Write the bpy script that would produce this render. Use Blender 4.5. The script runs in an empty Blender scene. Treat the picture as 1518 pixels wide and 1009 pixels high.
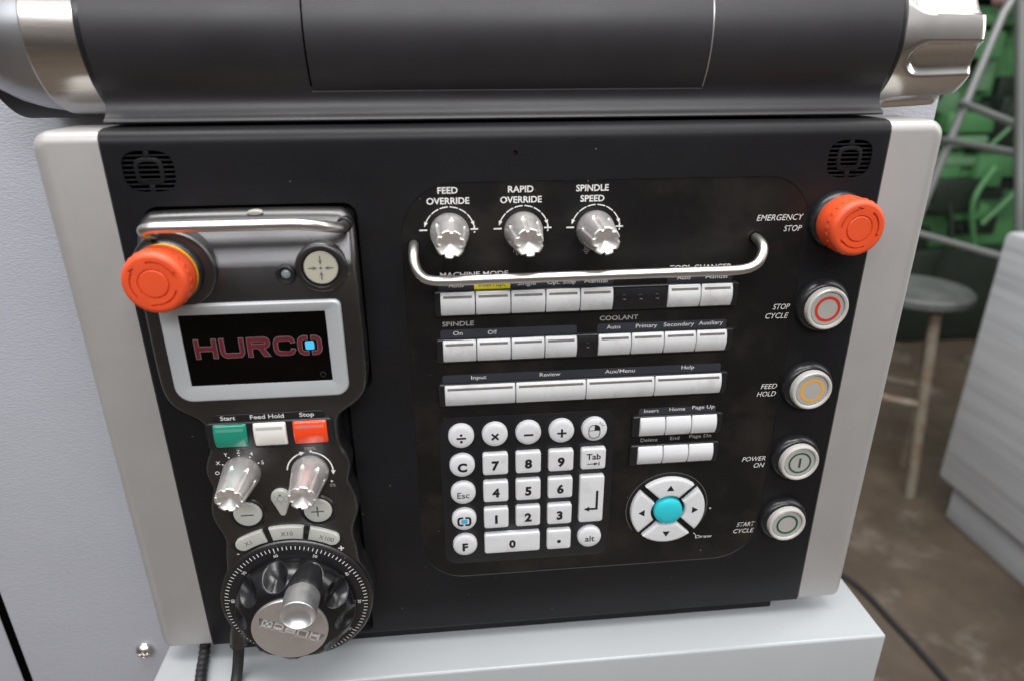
import bpy, bmesh, math, random
from math import sin, cos, pi, radians, sqrt
from mathutils import Vector, Matrix
from mathutils.geometry import tessellate_polygon

random.seed(7)
S = 0.001                                   # everything on the machine is laid out in millimetres
SC = bpy.context.scene
COL = SC.collection

# ------------------------------------------------------------------ camera, world, lamps, exposure
# panel frame: u to the right, v up, w out of the panel towards the viewer -> world (u, -w, v)
cam = bpy.data.cameras.new('camera')
camo = bpy.data.objects.new('camera', cam)
COL.objects.link(camo)
cam.sensor_width = 36.0
cam.lens = 23.803
cam.clip_start = 0.01
cam.clip_end = 60
_right = Vector((0.99522054, -0.09756809, -0.00406848))
_down = Vector((-0.04099592, -0.37962997, -0.92422963))
_fwd = Vector((0.0886308, 0.9199791, -0.38181544))
rm = Matrix((_right, -_down, -_fwd)).transposed()
camo.matrix_world = Matrix.Translation((-0.03604, -0.35169, 0.14844)) @ rm.to_4x4()
cam.dof.use_dof = True
cam.dof.focus_distance = 0.40
cam.dof.aperture_fstop = 5.6
SC.camera = camo

world = bpy.data.worlds.new('World')
SC.world = world
world.use_nodes = True
wn = world.node_tree
wn.nodes.clear()
w_out = wn.nodes.new('ShaderNodeOutputWorld')
w_bg = wn.nodes.new('ShaderNodeBackground')
w_tc = wn.nodes.new('ShaderNodeTexCoord')
w_sep = wn.nodes.new('ShaderNodeSeparateXYZ')
w_map = wn.nodes.new('ShaderNodeMapRange')
w_map.inputs['From Min'].default_value = -1
w_map.inputs['From Max'].default_value = 1
w_ramp = wn.nodes.new('ShaderNodeValToRGB')
els = w_ramp.color_ramp.elements
els[0].position = 0.0
els[0].color = (0.060, 0.050, 0.042, 1)
els[1].position = 1.0
els[1].color = (0.95, 0.95, 1.0, 1)
for pos, c in ((0.40, (0.085, 0.070, 0.060)), (0.47, (0.12, 0.10, 0.088)), (0.52, (0.24, 0.22, 0.215)), (0.59, (0.31, 0.295, 0.29)), (0.66, (0.40, 0.39, 0.39)), (0.78, (0.85, 0.84, 0.87))):
    e = els.new(pos)
    e.color = (*c, 1)
wn.links.new(w_tc.outputs['Generated'], w_sep.inputs[0])
wn.links.new(w_sep.outputs['Z'], w_map.inputs['Value'])
wn.links.new(w_map.outputs[0], w_ramp.inputs[0])
wn.links.new(w_ramp.outputs[0], w_bg.inputs['Color'])
wn.links.new(w_bg.outputs[0], w_out.inputs['Surface'])
w_bg.inputs['Strength'].default_value = 0.62


def area(name, loc, target, sx, sy, power, color):
    l = bpy.data.lights.new(name, 'AREA')
    l.shape = 'RECTANGLE'
    l.size, l.size_y = sx, sy
    l.energy = power
    l.color = color
    o = bpy.data.objects.new(name, l)
    o.location = loc
    o.rotation_euler = (Vector(target) - Vector(loc)).to_track_quat('-Z', 'Y').to_euler()
    COL.objects.link(o)
    return o


area('hall_lamp', (-0.2, -0.42, 2.2), (0, 0, 0), 2.6, 0.6, 58, (1.0, 0.985, 0.965))
area('hall_lamp', (0.1, 0.35, 2.3), (0, 0.1, 0), 2.4, 0.4, 30, (0.97, 0.98, 1.0))
area('hall_lamp', (-0.1, -2.3, 1.75), (0, 0, 0.1), 3.0, 0.5, 58, (0.98, 0.965, 1.0))
area('hall_lamp', (-1.6, -1.2, 1.3), (-0.3, 0, -0.1), 0.8, 0.8, 5, (0.92, 0.95, 1.0))
area('hall_lamp', (1.7, -0.35, 0.9), (0.1, 0, -0.05), 0.5, 1.6, 11, (1.0, 0.99, 0.95))
area('hall_lamp', (2.2, 0.6, 2.6), (1.6, 1.6, -0.5), 1.2, 0.5, 20, (0.98, 1.0, 0.96))

SC.view_settings.view_transform = 'Standard'
SC.view_settings.look = 'None'
SC.view_settings.exposure = 0.0
SC.view_settings.gamma = 1.0
SC.view_settings.use_curve_mapping = False
SC.cycles.max_bounces = 8
SC.cycles.use_denoising = True


# ------------------------------------------------------------------ materials
def mat(name, col, rough=0.5, metal=0.0, spec=0.5, var=0.0, vscale=60, rvar=0.0, bump=0.0, bscale=900, dirt=None, dscale=35, dmin=0.55, dmax=0.75,
        dust=None, dustscale=260, dustmax=0.06, coat=0.0, emit=None, estr=0.0, stretch=None, ansi=0.0, bdist=0.0005):
    m = bpy.data.materials.new(name)
    m.use_nodes = True
    nt = m.node_tree
    N, L = nt.nodes, nt.links
    b = N['Principled BSDF']
    b.inputs['Roughness'].default_value = rough
    b.inputs['Metallic'].default_value = metal
    b.inputs['Specular IOR Level'].default_value = spec
    b.inputs['Coat Weight'].default_value = coat
    b.inputs['Coat Roughness'].default_value = 0.08
    b.inputs['Anisotropic'].default_value = ansi
    tc = N.new('ShaderNodeTexCoord')
    src = tc.outputs['Object']
    if stretch:
        mp = N.new('ShaderNodeMapping')
        mp.inputs['Scale'].default_value = stretch
        L.new(src, mp.inputs[0])
        src = mp.outputs[0]
    oi = N.new('ShaderNodeObjectInfo')
    sc_ = N.new('ShaderNodeMath')
    sc_.operation = 'MULTIPLY'
    sc_.inputs[1].default_value = 7.3
    L.new(oi.outputs['Random'], sc_.inputs[0])
    va = N.new('ShaderNodeVectorMath')
    va.operation = 'ADD'
    L.new(src, va.inputs[0])
    L.new(sc_.outputs[0], va.inputs[1])
    src = va.outputs[0]
    rgb = N.new('ShaderNodeRGB')
    rgb.outputs[0].default_value = (*col, 1)
    base = rgb.outputs[0]

    def noise(sc, det=4.0, rough_=0.6):
        n = N.new('ShaderNodeTexNoise')
        n.inputs['Scale'].default_value = sc
        n.inputs['Detail'].default_value = det
        n.inputs['Roughness'].default_value = rough_
        L.new(src, n.inputs['Vector'])
        return n.outputs['Fac']

    def mixc(f, a, c2, blend='MIX'):
        x = N.new('ShaderNodeMix')
        x.data_type = 'RGBA'
        x.blend_type = blend
        if hasattr(f, 'links'):
            L.new(f, x.inputs[0])
        else:
            x.inputs[0].default_value = f
        L.new(a, x.inputs[6])
        if hasattr(c2, 'links'):
            L.new(c2, x.inputs[7])
        else:
            x.inputs[7].default_value = (*c2, 1)
        return x.outputs[2]

    def rng(s, a, b_, lo, hi):
        r = N.new('ShaderNodeMapRange')
        L.new(s, r.inputs['Value'])
        for k, v in (('From Min', a), ('From Max', b_), ('To Min', lo), ('To Max', hi)):
            r.inputs[k].default_value = v
        return r.outputs[0]

    if var:
        f = rng(noise(vscale), 0.3, 0.7, 0, 1)
        base = mixc(f, base, tuple(min(1, c * (1 + var)) for c in col))
    if dirt:
        f = rng(noise(dscale, 6, 0.65), dmin, dmax, 0, 0.55)
        base = mixc(f, base, dirt)
    if dust:
        v = N.new('ShaderNodeTexVoronoi')
        v.inputs['Scale'].default_value = dustscale
        v.inputs['Randomness'].default_value = 1.0
        L.new(src, v.inputs['Vector'])
        g = rng(v.outputs['Distance'], dustmax, dustmax * 0.6, 0, 1)
        k = N.new('ShaderNodeSeparateColor')
        L.new(v.outputs['Color'], k.inputs[0])
        g2 = rng(k.outputs[0], 0.80, 0.82, 0, 0.8)
        mm = N.new('ShaderNodeMath')
        mm.operation = 'MULTIPLY'
        L.new(g, mm.inputs[0])
        L.new(g2, mm.inputs[1])
        base = mixc(mm.outputs[0], base, dust)
    L.new(base, b.inputs['Base Color'])
    if rvar:
        L.new(rng(noise(vscale * 0.6, 6), 0.3, 0.7, max(0.02, rough - rvar), min(1, rough + rvar)), b.inputs['Roughness'])
    if bump:
        bp = N.new('ShaderNodeBump')
        bp.inputs['Strength'].default_value = bump
        bp.inputs['Distance'].default_value = bdist
        L.new(noise(bscale, 3), bp.inputs['Height'])
        L.new(bp.outputs[0], b.inputs['Normal'])
    if emit:
        b.inputs['Emission Color'].default_value = (*emit, 1)
        b.inputs['Emission Strength'].default_value = estr
    return m


M = dict(
    black=mat('black_plastic', (0.0072, 0.0072, 0.0084), 0.42, spec=0.24, var=0.5, vscale=14, rvar=0.07, bump=0.10, bscale=2600, dust=(0.30, 0.27, 0.24), dustscale=110, dustmax=0.042,
              dirt=(0.012, 0.0105, 0.009), dscale=16, dmin=0.52, dmax=0.85),
    black_barrel=mat('black_shell_plastic', (0.019, 0.018, 0.020), 0.40, var=0.3, vscale=20, rvar=0.05, bump=0.16, bscale=2200, dust=(0.2, 0.19, 0.18), dustscale=60, dustmax=0.02),
    membrane=mat('black_membrane', (0.0048, 0.0046, 0.0047), 0.40, spec=0.34, var=0.45, vscale=18, rvar=0.10, bump=0.06, bscale=3000, dust=(0.36, 0.32, 0.27), dustscale=150, dustmax=0.055,
                 dirt=(0.036, 0.030, 0.024), dscale=22, dmin=0.47, dmax=0.78),
    pad=mat('keypad_membrane', (0.0075, 0.008, 0.0095), 0.34, var=0.3, vscale=30, rvar=0.07, dust=(0.3, 0.28, 0.25), dustscale=110, dustmax=0.026),
    pend=mat('pendant_plastic', (0.0085, 0.0082, 0.0084), 0.30, spec=1.0, var=0.5, vscale=24, rvar=0.08, bump=0.08, bscale=2600, dust=(0.35, 0.32, 0.28), dustscale=130, dustmax=0.04,
             dirt=(0.045, 0.038, 0.032), dscale=26, dmin=0.50, dmax=0.80),
    gloss=mat('glossy_black_plastic', (0.012, 0.012, 0.0135), 0.29, rvar=0.06, vscale=40, dust=(0.3, 0.28, 0.26), dustscale=150, dustmax=0.03),
    hole=mat('dark_opening', (0.002, 0.002, 0.002), 0.9, spec=0.0),
    rubber=mat('black_rubber', (0.014, 0.014, 0.015), 0.55, var=0.3, vscale=90),
    silver=mat('silver_paint', (0.42, 0.41, 0.397), 0.42, metal=0.35, var=0.06, vscale=40, rvar=0.05, bump=0.05, bscale=3200, dust=(0.22, 0.20, 0.18), dustscale=60, dustmax=0.03),
    bezel=mat('silver_bezel', (0.50, 0.53, 0.54), 0.36, metal=0.3, var=0.05, vscale=60, rvar=0.06),
    steel=mat('stainless_steel', (0.66, 0.64, 0.605), 0.34, metal=1.0, rvar=0.05, vscale=30),
    polished=mat('polished_steel', (0.74, 0.715, 0.685), 0.23, metal=1.0, rvar=0.05, vscale=50, var=0.06),
    brushed=mat('brushed_steel', (0.62, 0.59, 0.55), 0.24, metal=1.0, rvar=0.06, vscale=240, stretch=(0.05, 1, 1), var=0.12),
    nickel=mat('satin_nickel', (0.84, 0.815, 0.795), 0.42, metal=0.92, rvar=0.06, vscale=150, dirt=(0.40, 0.35, 0.31), dscale=120, dmin=0.58, dmax=0.9),
    alu=mat('turned_aluminium', (0.74, 0.745, 0.74), 0.36, metal=0.95, rvar=0.07, vscale=200, var=0.1, stretch=(1, 1, 6)),
    badgeband=mat('badge_band', (0.26, 0.25, 0.24), 0.5, metal=0.5),
    badgeletter=mat('badge_letter_metal', (0.80, 0.78, 0.76), 0.38, metal=0.6),
    dialblack=mat('dial_black', (0.0065, 0.0065, 0.0075), 0.20, rvar=0.04, vscale=40, dust=(0.25, 0.23, 0.2), dustscale=170, dustmax=0.025),
    lidglint=mat('grey_lid_glint', (0.16, 0.155, 0.15), 0.35, metal=0.3),  # grey for the painted catch light below the lid
    badge=mat('satin_badge', (0.68, 0.655, 0.64), 0.40, metal=0.85, rvar=0.06, vscale=120, var=0.08),
    darkcap=mat('dark_hinge_metal', (0.45, 0.455, 0.47), 0.30, metal=0.9, rvar=0.05),
    key=mat('white_key_plastic', (0.645, 0.655, 0.66), 0.30, var=0.08, vscale=50, rvar=0.08, dirt=(0.30, 0.25, 0.19), dscale=60, dmin=0.60, dmax=0.90),
    rowkey=mat('grey_white_key_plastic', (0.61, 0.62, 0.62), 0.27, var=0.10, vscale=45, rvar=0.10, dirt=(0.20, 0.16, 0.12), dscale=50, dmin=0.55, dmax=0.88),
    ring=mat('white_button_ring', (0.62, 0.605, 0.57), 0.30, metal=0.25, rvar=0.05),
    disc=mat('button_disc', (0.46, 0.45, 0.41), 0.42, metal=0.25, rvar=0.06, var=0.06),
    slot=mat('indicator_slot', (0.10, 0.09, 0.08), 0.35, var=0.5, vscale=240),
    slate=mat('label_strip_print', (0.030, 0.034, 0.042), 0.42, var=0.2),
    yellow=mat('yellow_print', (0.80, 0.70, 0.02), 0.45),
    white=mat('white_print', (0.80, 0.79, 0.77), 0.5, var=-0.2, vscale=400),
    grey=mat('grey_print', (0.40, 0.39, 0.37), 0.5, var=-0.25, vscale=400),
    faint=mat('faint_print', (0.16, 0.15, 0.14), 0.5),
    ink=mat('black_print', (0.012, 0.012, 0.012), 0.5),
    keyink=mat('grey_key_print', (0.11, 0.115, 0.11), 0.5),
    orange=mat('orange_red_plastic', (0.70, 0.078, 0.020), 0.42, rvar=0.06, vscale=60, var=0.08, bump=0.05, bscale=3000),
    yellowring=mat('yellow_plastic', (0.80, 0.42, 0.01), 0.4),
    red=mat('red_print', (0.58, 0.035, 0.018), 0.4),
    amber=mat('amber_print', (0.78, 0.36, 0.02), 0.4),
    green=mat('green_print', (0.008, 0.085, 0.05), 0.4),
    keygreen=mat('green_key_plastic', (0.010, 0.22, 0.145), 0.20, rvar=0.05, coat=0.3, var=0.1),
    keyred=mat('red_key_plastic', (0.80, 0.060, 0.012), 0.20, rvar=0.05, coat=0.3, var=0.1),
    keywhite=mat('ivory_key_plastic', (0.74, 0.73, 0.67), 0.22, rvar=0.05, coat=0.3),
    winred=mat('red_key_window', (0.50, 0.16, 0.14), 0.3),
    wingreen=mat('green_key_window', (0.08, 0.26, 0.20), 0.3),
    wingrey=mat('grey_key_window', (0.40, 0.40, 0.39), 0.3),
    pale=mat('pale_grey_key', (0.47, 0.48, 0.435), 0.33, var=0.1, vscale=80, rvar=0.08, dirt=(0.25, 0.22, 0.18), dscale=90, dmin=0.58, dmax=0.9),
    ivory=mat('ivory_disc', (0.46, 0.45, 0.36), 0.4, var=0.06),
    led=mat('led_lens', (0.25, 0.31, 0.31), 0.2),
    cyan=mat('cyan_key_plastic', (0.025, 0.50, 0.56), 0.34, rvar=0.06, var=0.08),
    cyanprint=mat('cyan_print', (0.05, 0.42, 0.72), 0.35),
    glass=mat('display_glass', (0.0012, 0.0008, 0.0009), 0.05, spec=0.18, rvar=0.02, dust=(0.25, 0.2, 0.2), dustscale=120, dustmax=0.02),
    crimson=mat('crimson_lettering', (0.105, 0.014, 0.022), 0.25, var=0.35, vscale=110),
    edge=mat('silver_lettering_edge', (0.50, 0.48, 0.47), 0.3, metal=0.7),
    cyanlit=mat('lit_cyan_square', (0.05, 0.42, 0.72), 0.3, emit=(0.10, 0.55, 0.85), estr=0.35),
    sheet=mat('grey_powder_coat', (0.405, 0.42, 0.455), 0.40, var=0.05, vscale=12, bump=0.9, bscale=600, bdist=0.00042, rvar=0.05, stretch=(0.7, 1.4, 1)),
    ledge=mat('light_grey_paint', (0.37, 0.39, 0.40), 0.16, var=0.04, vscale=10, rvar=0.06, bump=0.10, bscale=500),
    floor=mat('dirty_concrete', (0.058, 0.043, 0.030), 0.50, var=0.8, vscale=6, rvar=0.15, bump=0.3, bscale=60, dirt=(0.20, 0.175, 0.145), dscale=7, dmin=0.54, dmax=0.66),
    machine=mat('machine_green_paint', (0.058, 0.175, 0.064), 0.45, var=0.4, vscale=4, rvar=0.1, dirt=(0.02, 0.03, 0.02), dscale=7, dmin=0.5, dmax=0.7),
    machinedark=mat('oily_dark_iron', (0.010, 0.016, 0.011), 0.5, var=0.5, vscale=9),
    machinepale=mat('worn_green_casting', (0.10, 0.20, 0.105), 0.5, var=0.4, vscale=8),
    wrap=mat('streaked_grey_wrap', (0.60, 0.62, 0.635), 0.45, var=-0.2, vscale=7, stretch=(1, 8, 0.25), dirt=(0.22, 0.22, 0.22), dscale=5, dmin=0.5, dmax=0.75, bump=0.3, bscale=12),
    plinth=mat('pale_plinth_paint', (0.40, 0.42, 0.43), 0.5, var=0.2, vscale=6),
    worn=mat('worn_cream_steel', (0.17, 0.15, 0.115), 0.5, var=0.4, vscale=14, dirt=(0.14, 0.06, 0.025), dscale=18, dmin=0.45, dmax=0.6),
    seat=mat('scuffed_grey_seat', (0.06, 0.064, 0.06), 0.5, var=0.9, vscale=20),
    ladder=mat('dull_aluminium', (0.25, 0.265, 0.255), 0.45, metal=0.5, var=0.2, vscale=6),
    wall=mat('hall_wall_paint', (0.045, 0.055, 0.05), 0.8, var=0.4, vscale=2),
    crate=mat('white_red_cloth', (0.50, 0.50, 0.55), 0.7, dirt=(0.45, 0.03, 0.04), dscale=9, dmin=0.48, dmax=0.54),
)

# ------------------------------------------------------------------ mesh helpers (mm, panel frame)
ABS = {}


def link(o, parent, loc):
    COL.objects.link(o)
    ABS[o.name] = Vector(loc)
    if parent is not None:
        o.parent = parent
        o.location = (Vector(loc) - ABS[parent.name]) * S
    else:
        o.rotation_euler = (pi / 2, 0, 0)
        o.location = (loc[0] * S, -loc[2] * S, loc[1] * S)


def thing(name, label, cat, loc=(0, 0, 0), group=None):
    o = bpy.data.objects.new(name, None)
    o.empty_display_size = 0.02
    link(o, None, loc)
    o['label'], o['category'] = label, cat
    if group:
        o['group'] = group
    return o


def to_mesh(name, bm, m, loc=(0, 0, 0), sharp=35):
    bmesh.ops.recalc_face_normals(bm, faces=bm.faces[:]) if bm.faces else None
    bmesh.ops.translate(bm, verts=bm.verts[:], vec=-Vector(loc))
    bmesh.ops.scale(bm, verts=bm.verts[:], vec=(S, S, S))
    me = bpy.data.meshes.new(name)
    bm.to_mesh(me)
    bm.free()
    for p in me.polygons:
        p.use_smooth = True
    me.set_sharp_from_angle(angle=radians(sharp))
    me.materials.append(m)
    return me


def obj(name, bm, m, parent, loc=None, label=None, sharp=35):
    if loc is None:
        c = Vector((0, 0, 0))
        if bm.verts:
            lo = Vector([min(v.co[i] for v in bm.verts) for i in range(3)])
            hi = Vector([max(v.co[i] for v in bm.verts) for i in range(3)])
            c = (lo + hi) / 2
            c.z = lo.z
        loc = c
    me = to_mesh(name, bm, m, loc, sharp)
    o = bpy.data.objects.new(name, me)
    link(o, parent, loc)
    if label:
        o['label'] = label
    return o


def copy_part(o, parent, loc, label=None):
    c = o.copy()
    link(c, parent, loc)
    if label:
        c['label'] = label
    return c


def top(o, label, cat, group=None, kind=None):
    if kind:
        o['kind'] = kind
    else:
        o['label'], o['category'] = label, cat
    if group:
        o['group'] = group
    return o


def loft(bm, rings, cap0=True, cap1=True, closed=True):
    vs = [[bm.verts.new(p) for p in r] for r in rings]
    n = len(vs[0])
    for a, b in zip(vs, vs[1:]):
        for i in range(n if closed else n - 1):
            j = (i + 1) % n
            bm.faces.new((a[i], a[j], b[j], b[i]))
    if cap0:
        bm.faces.new(vs[0][::-1])
    if cap1:
        bm.faces.new(vs[-1])
    return vs


def rrect(u0, u1, v0, v1, r, seg=5):
    """rounded rectangle, counter-clockwise; r one radius or (bottom-right, top-right, top-left, bottom-left)"""
    if not isinstance(r, (tuple, list)):
        r = (r,) * 4
    out = []
    for (cu, cv, a0), rr in zip(((u1, v0, -90), (u1, v1, 0), (u0, v1, 90), (u0, v0, 180)), r):
        rr = max(rr, 0.02)
        su = -1 if cu == u1 else 1
        sv = -1 if cv == v1 else 1
        for k in range(seg + 1):
            a = radians(a0 + 90 * k / seg)
            out.append((cu + su * rr + rr * cos(a), cv + sv * rr + rr * sin(a)))
    return out


def inset(pts, d):
    """offset a closed counter-clockwise polygon inwards"""
    n = len(pts)
    out = []
    for i in range(n):
        p0, p1, p2 = Vector(pts[i - 1]), Vector(pts[i]), Vector(pts[(i + 1) % n])
        e1, e2 = (p1 - p0), (p2 - p1)
        if e1.length < 1e-9 or e2.length < 1e-9:
            e1 = e1 if e1.length > 1e-9 else e2
            e2 = e2 if e2.length > 1e-9 else e1
        n1 = Vector((-e1.y, e1.x)).normalized()
        n2 = Vector((-e2.y, e2.x)).normalized()
        k = 1 + n1.dot(n2)
        m_ = (n1 + n2) / max(k, 0.4)
        out.append(tuple(p1 + m_ * d))
    return out


def prism(pts, w0, w1, bev=0.0, seg=4, bm=None, dome=0.0):
    """closed outline raised from w0 to w1 with a rounded upper edge, optionally domed"""
    bm = bm or bmesh.new()
    rings = [[(u, v, w0) for u, v in pts]]
    if bev > 0:
        for k in range(seg + 1):
            a = pi / 2 * k / seg
            q = inset(pts, bev * (1 - cos(a)))
            rings.append([(u, v, w1 - bev + bev * sin(a)) for u, v in q])
    else:
        rings.append([(u, v, w1) for u, v in pts])
    if dome:
        q = inset(pts, bev)
        cu = sum(p[0] for p in q) / len(q)
        cv = sum(p[1] for p in q) / len(q)
        for k in (0.75, 0.5, 0.25, 0.08):
            rings.append([(cu + (u - cu) * k, cv + (v - cv) * k, w1 + dome * (1 - k * k)) for u, v in q])
    loft(bm, rings)
    return bm


def box(u0, u1, v0, v1, w0, w1, bev=0.0, bm=None, seg=2):
    bm = bm or bmesh.new()
    r = bmesh.ops.create_cube(bm, size=1)
    vs = r['verts']
    for v in vs:
        v.co = Vector(((u0 + u1) / 2 + v.co.x * (u1 - u0), (v0 + v1) / 2 + v.co.y * (v1 - v0), (w0 + w1) / 2 + v.co.z * (w1 - w0)))
    if bev:
        es = list({e for v in vs for e in v.link_edges})
        bmesh.ops.bevel(bm, geom=es, offset=bev, segments=seg, profile=0.5, affect='EDGES')
    return bm


def lathe(prof, c=(0, 0), n=48, mod=None, bm=None, axis='w'):
    """profile of (radius, height); mod(theta, r, h) -> r.  axis 'w' about the panel normal at (u, v)=c, axis 'u' about the u direction at (v, w)=c"""
    bm = bm or bmesh.new()
    rings = []
    for r, h in prof:
        ring = []
        for i in range(n):
            t = 2 * pi * i / n
            rr = mod(t, r, h) if mod else r
            rr = max(rr, 0.001)
            if axis == 'w':
                ring.append((c[0] + rr * cos(t), c[1] + rr * sin(t), h))
            else:
                ring.append((h, c[0] + rr * cos(t), c[1] + rr * sin(t)))
        rings.append(ring)
    loft(bm, rings)
    return bm


def catmull(pts, k=6):
    P = [Vector(p) for p in pts]
    out = []
    for i in range(len(P) - 1):
        p0, p1, p2, p3 = P[max(i - 1, 0)], P[i], P[i + 1], P[min(i + 2, len(P) - 1)]
        for j in range(k):
            t = j / k
            out.append(0.5 * ((2 * p1) + (p2 - p0) * t + (2 * p0 - 5 * p1 + 4 * p2 - p3) * t * t + (3 * p1 - p0 - 3 * p2 + p3) * t ** 3))
    out.append(P[-1])
    return out


def tube(path, r, n=14, bm=None, radii=None):
    bm = bm or bmesh.new()
    P = [Vector(p) for p in path]
    rings = []
    t0 = (P[1] - P[0]).normalized()
    up = Vector((0, 0, 1)) if abs(t0.z) < 0.9 else Vector((0, 1, 0))
    a = t0.cross(up).normalized()
    for i, p in enumerate(P):
        t = (P[min(i + 1, len(P) - 1)] - P[max(i - 1, 0)]).normalized()
        a = (a - t * a.dot(t)).normalized()
        b = t.cross(a)
        rr = radii[i] if radii else r
        rings.append([tuple(p + (a * cos(2 * pi * k / n) + b * sin(2 * pi * k / n)) * rr) for k in range(n)])
    loft(bm, rings)
    return bm


def fill(loops, w, bm=None, h=0.0):
    """flat shape with holes (first loop outer), h > 0 gives it thickness"""
    bm = bm or bmesh.new()
    L3 = [[Vector((p[0], p[1], 0)) for p in l] for l in loops]
    flat = [p for l in L3 for p in l]
    vs = [bm.verts.new((p.x, p.y, w + h)) for p in flat]
    for t in tessellate_polygon(L3):
        try:
            bm.faces.new([vs[i] for i in t])
        except ValueError:
            pass
    if h:
        k = 0
        for l in L3:
            m = len(l)
            lo = [bm.verts.new((p.x, p.y, w)) for p in l]
            for i in range(m):
                j = (i + 1) % m
                bm.faces.new((vs[k + i], vs[k + j], lo[j], lo[i]))
            k += m
    return bm


def stroke(path, t):
    """outline of an open path with thickness t"""
    P = [Vector(p) for p in path]
    L, R = [], []
    for i, p in enumerate(P):
        d1 = (P[i] - P[i - 1]).normalized() if i else (P[1] - P[0]).normalized()
        d2 = (P[i + 1] - P[i]).normalized() if i < len(P) - 1 else d1
        n1 = Vector((-d1.y, d1.x))
        n2 = Vector((-d2.y, d2.x))
        m_ = (n1 + n2) / max(1 + n1.dot(n2), 0.35)
        L.append(tuple(p + m_ * t / 2))
        R.append(tuple(p - m_ * t / 2))
    return R + L[::-1]


def arcp(c, r, a0, a1, n=16):
    return [(c[0] + r * cos(radians(a0 + (a1 - a0) * i / n)), c[1] + r * sin(radians(a0 + (a1 - a0) * i / n))) for i in range(n + 1)]


def circ(c, r, n=32):
    return arcp(c, r, 0, 360 - 360 / n, n - 1)


def text_bm(body, u, v, cap, width=None, align='L', bold=0.0, shear=0.0, w=0.15, rot=0.0, h=0.0):
    """lettering with its left / centre / right end at u and its baseline at v; cap = height of the capitals in mm"""
    cu = bpy.data.curves.new('lettering', 'FONT')
    cu.body = body
    cu.size = 1.0
    cu.shear = shear
    cu.offset = bold
    cu.resolution_u = 3
    cu.extrude = 0.0
    o = bpy.data.objects.new('lettering', cu)
    COL.objects.link(o)
    bpy.context.view_layer.update()
    me = bpy.data.meshes.new_from_object(o.evaluated_get(bpy.context.evaluated_depsgraph_get()))
    bpy.data.objects.remove(o)
    bm = bmesh.new()
    bm.from_mesh(me)
    bpy.data.meshes.remove(me)
    if not bm.verts:
        return bm
    x0 = min(q.co.x for q in bm.verts)
    x1 = max(q.co.x for q in bm.verts)
    sy = cap / 0.727
    sx = width / (x1 - x0) if width else sy
    off = {'L': 0, 'C': (x1 - x0) * sx / 2, 'R': (x1 - x0) * sx}[align]
    cr, sr = cos(radians(rot)), sin(radians(rot))
    for q in bm.verts:
        x = (q.co.x - x0) * sx - off
        y = q.co.y * sy
        q.co = Vector((u + x * cr - y * sr, v + x * sr + y * cr, w))
    if h:
        r = bmesh.ops.extrude_face_region(bm, geom=bm.faces[:])
        bmesh.ops.translate(bm, verts=[g for g in r['geom'] if isinstance(g, bmesh.types.BMVert)], vec=(0, 0, h))
    return bm


def legend(parent, m, *a, name='legend', **k):
    bm = text_bm(*a, **k)
    return obj(name, bm, M[m], parent, sharp=180)


def merge(bms):
    out = bmesh.new()
    for b in bms:
        me = bpy.data.meshes.new('merge')
        b.to_mesh(me)
        b.free()
        out.from_mesh(me)
        bpy.data.meshes.remove(me)
    return out


def cut(o, cutter_bms):
    """carve openings into a part"""
    me = bpy.data.meshes.new('cutter')
    bm = merge(cutter_bms)
    bmesh.ops.recalc_face_normals(bm, faces=bm.faces[:])
    bmesh.ops.translate(bm, verts=bm.verts[:], vec=-ABS[o.name])
    bmesh.ops.scale(bm, verts=bm.verts[:], vec=(S, S, S))
    bm.to_mesh(me)
    bm.free()
    co = bpy.data.objects.new('cutter', me)
    COL.objects.link(co)
    co.parent = o.parent
    co.location = o.location
    md = o.modifiers.new('cut', 'BOOLEAN')
    md.operation = 'DIFFERENCE'
    md.solver = 'EXACT'
    md.use_self = True
    md.object = co
    bpy.context.view_layer.update()
    new = bpy.data.meshes.new_from_object(o.evaluated_get(bpy.context.evaluated_depsgraph_get()))
    o.modifiers.clear()
    old = o.data
    o.data = new
    new.name = old.name
    bpy.data.objects.remove(co)
    bpy.data.meshes.remove(old)
    for p in new.polygons:
        p.use_smooth = True
    new.set_sharp_from_angle(angle=radians(30))


def sweep_profile(prof, u0, u1, bm=None, end_bev=0.0):
    """profile of (w, v) extruded along u"""
    bm = bm or bmesh.new()
    loft(bm, [[(u0, v, w) for w, v in prof], [(u1, v, w) for w, v in prof]])
    return bm


def world_box(name, x0, x1, y0, y1, z0, z1, m, bev=0.0):
    return box(x0, x1, z0, z1, -y1, -y0, bev)


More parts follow.
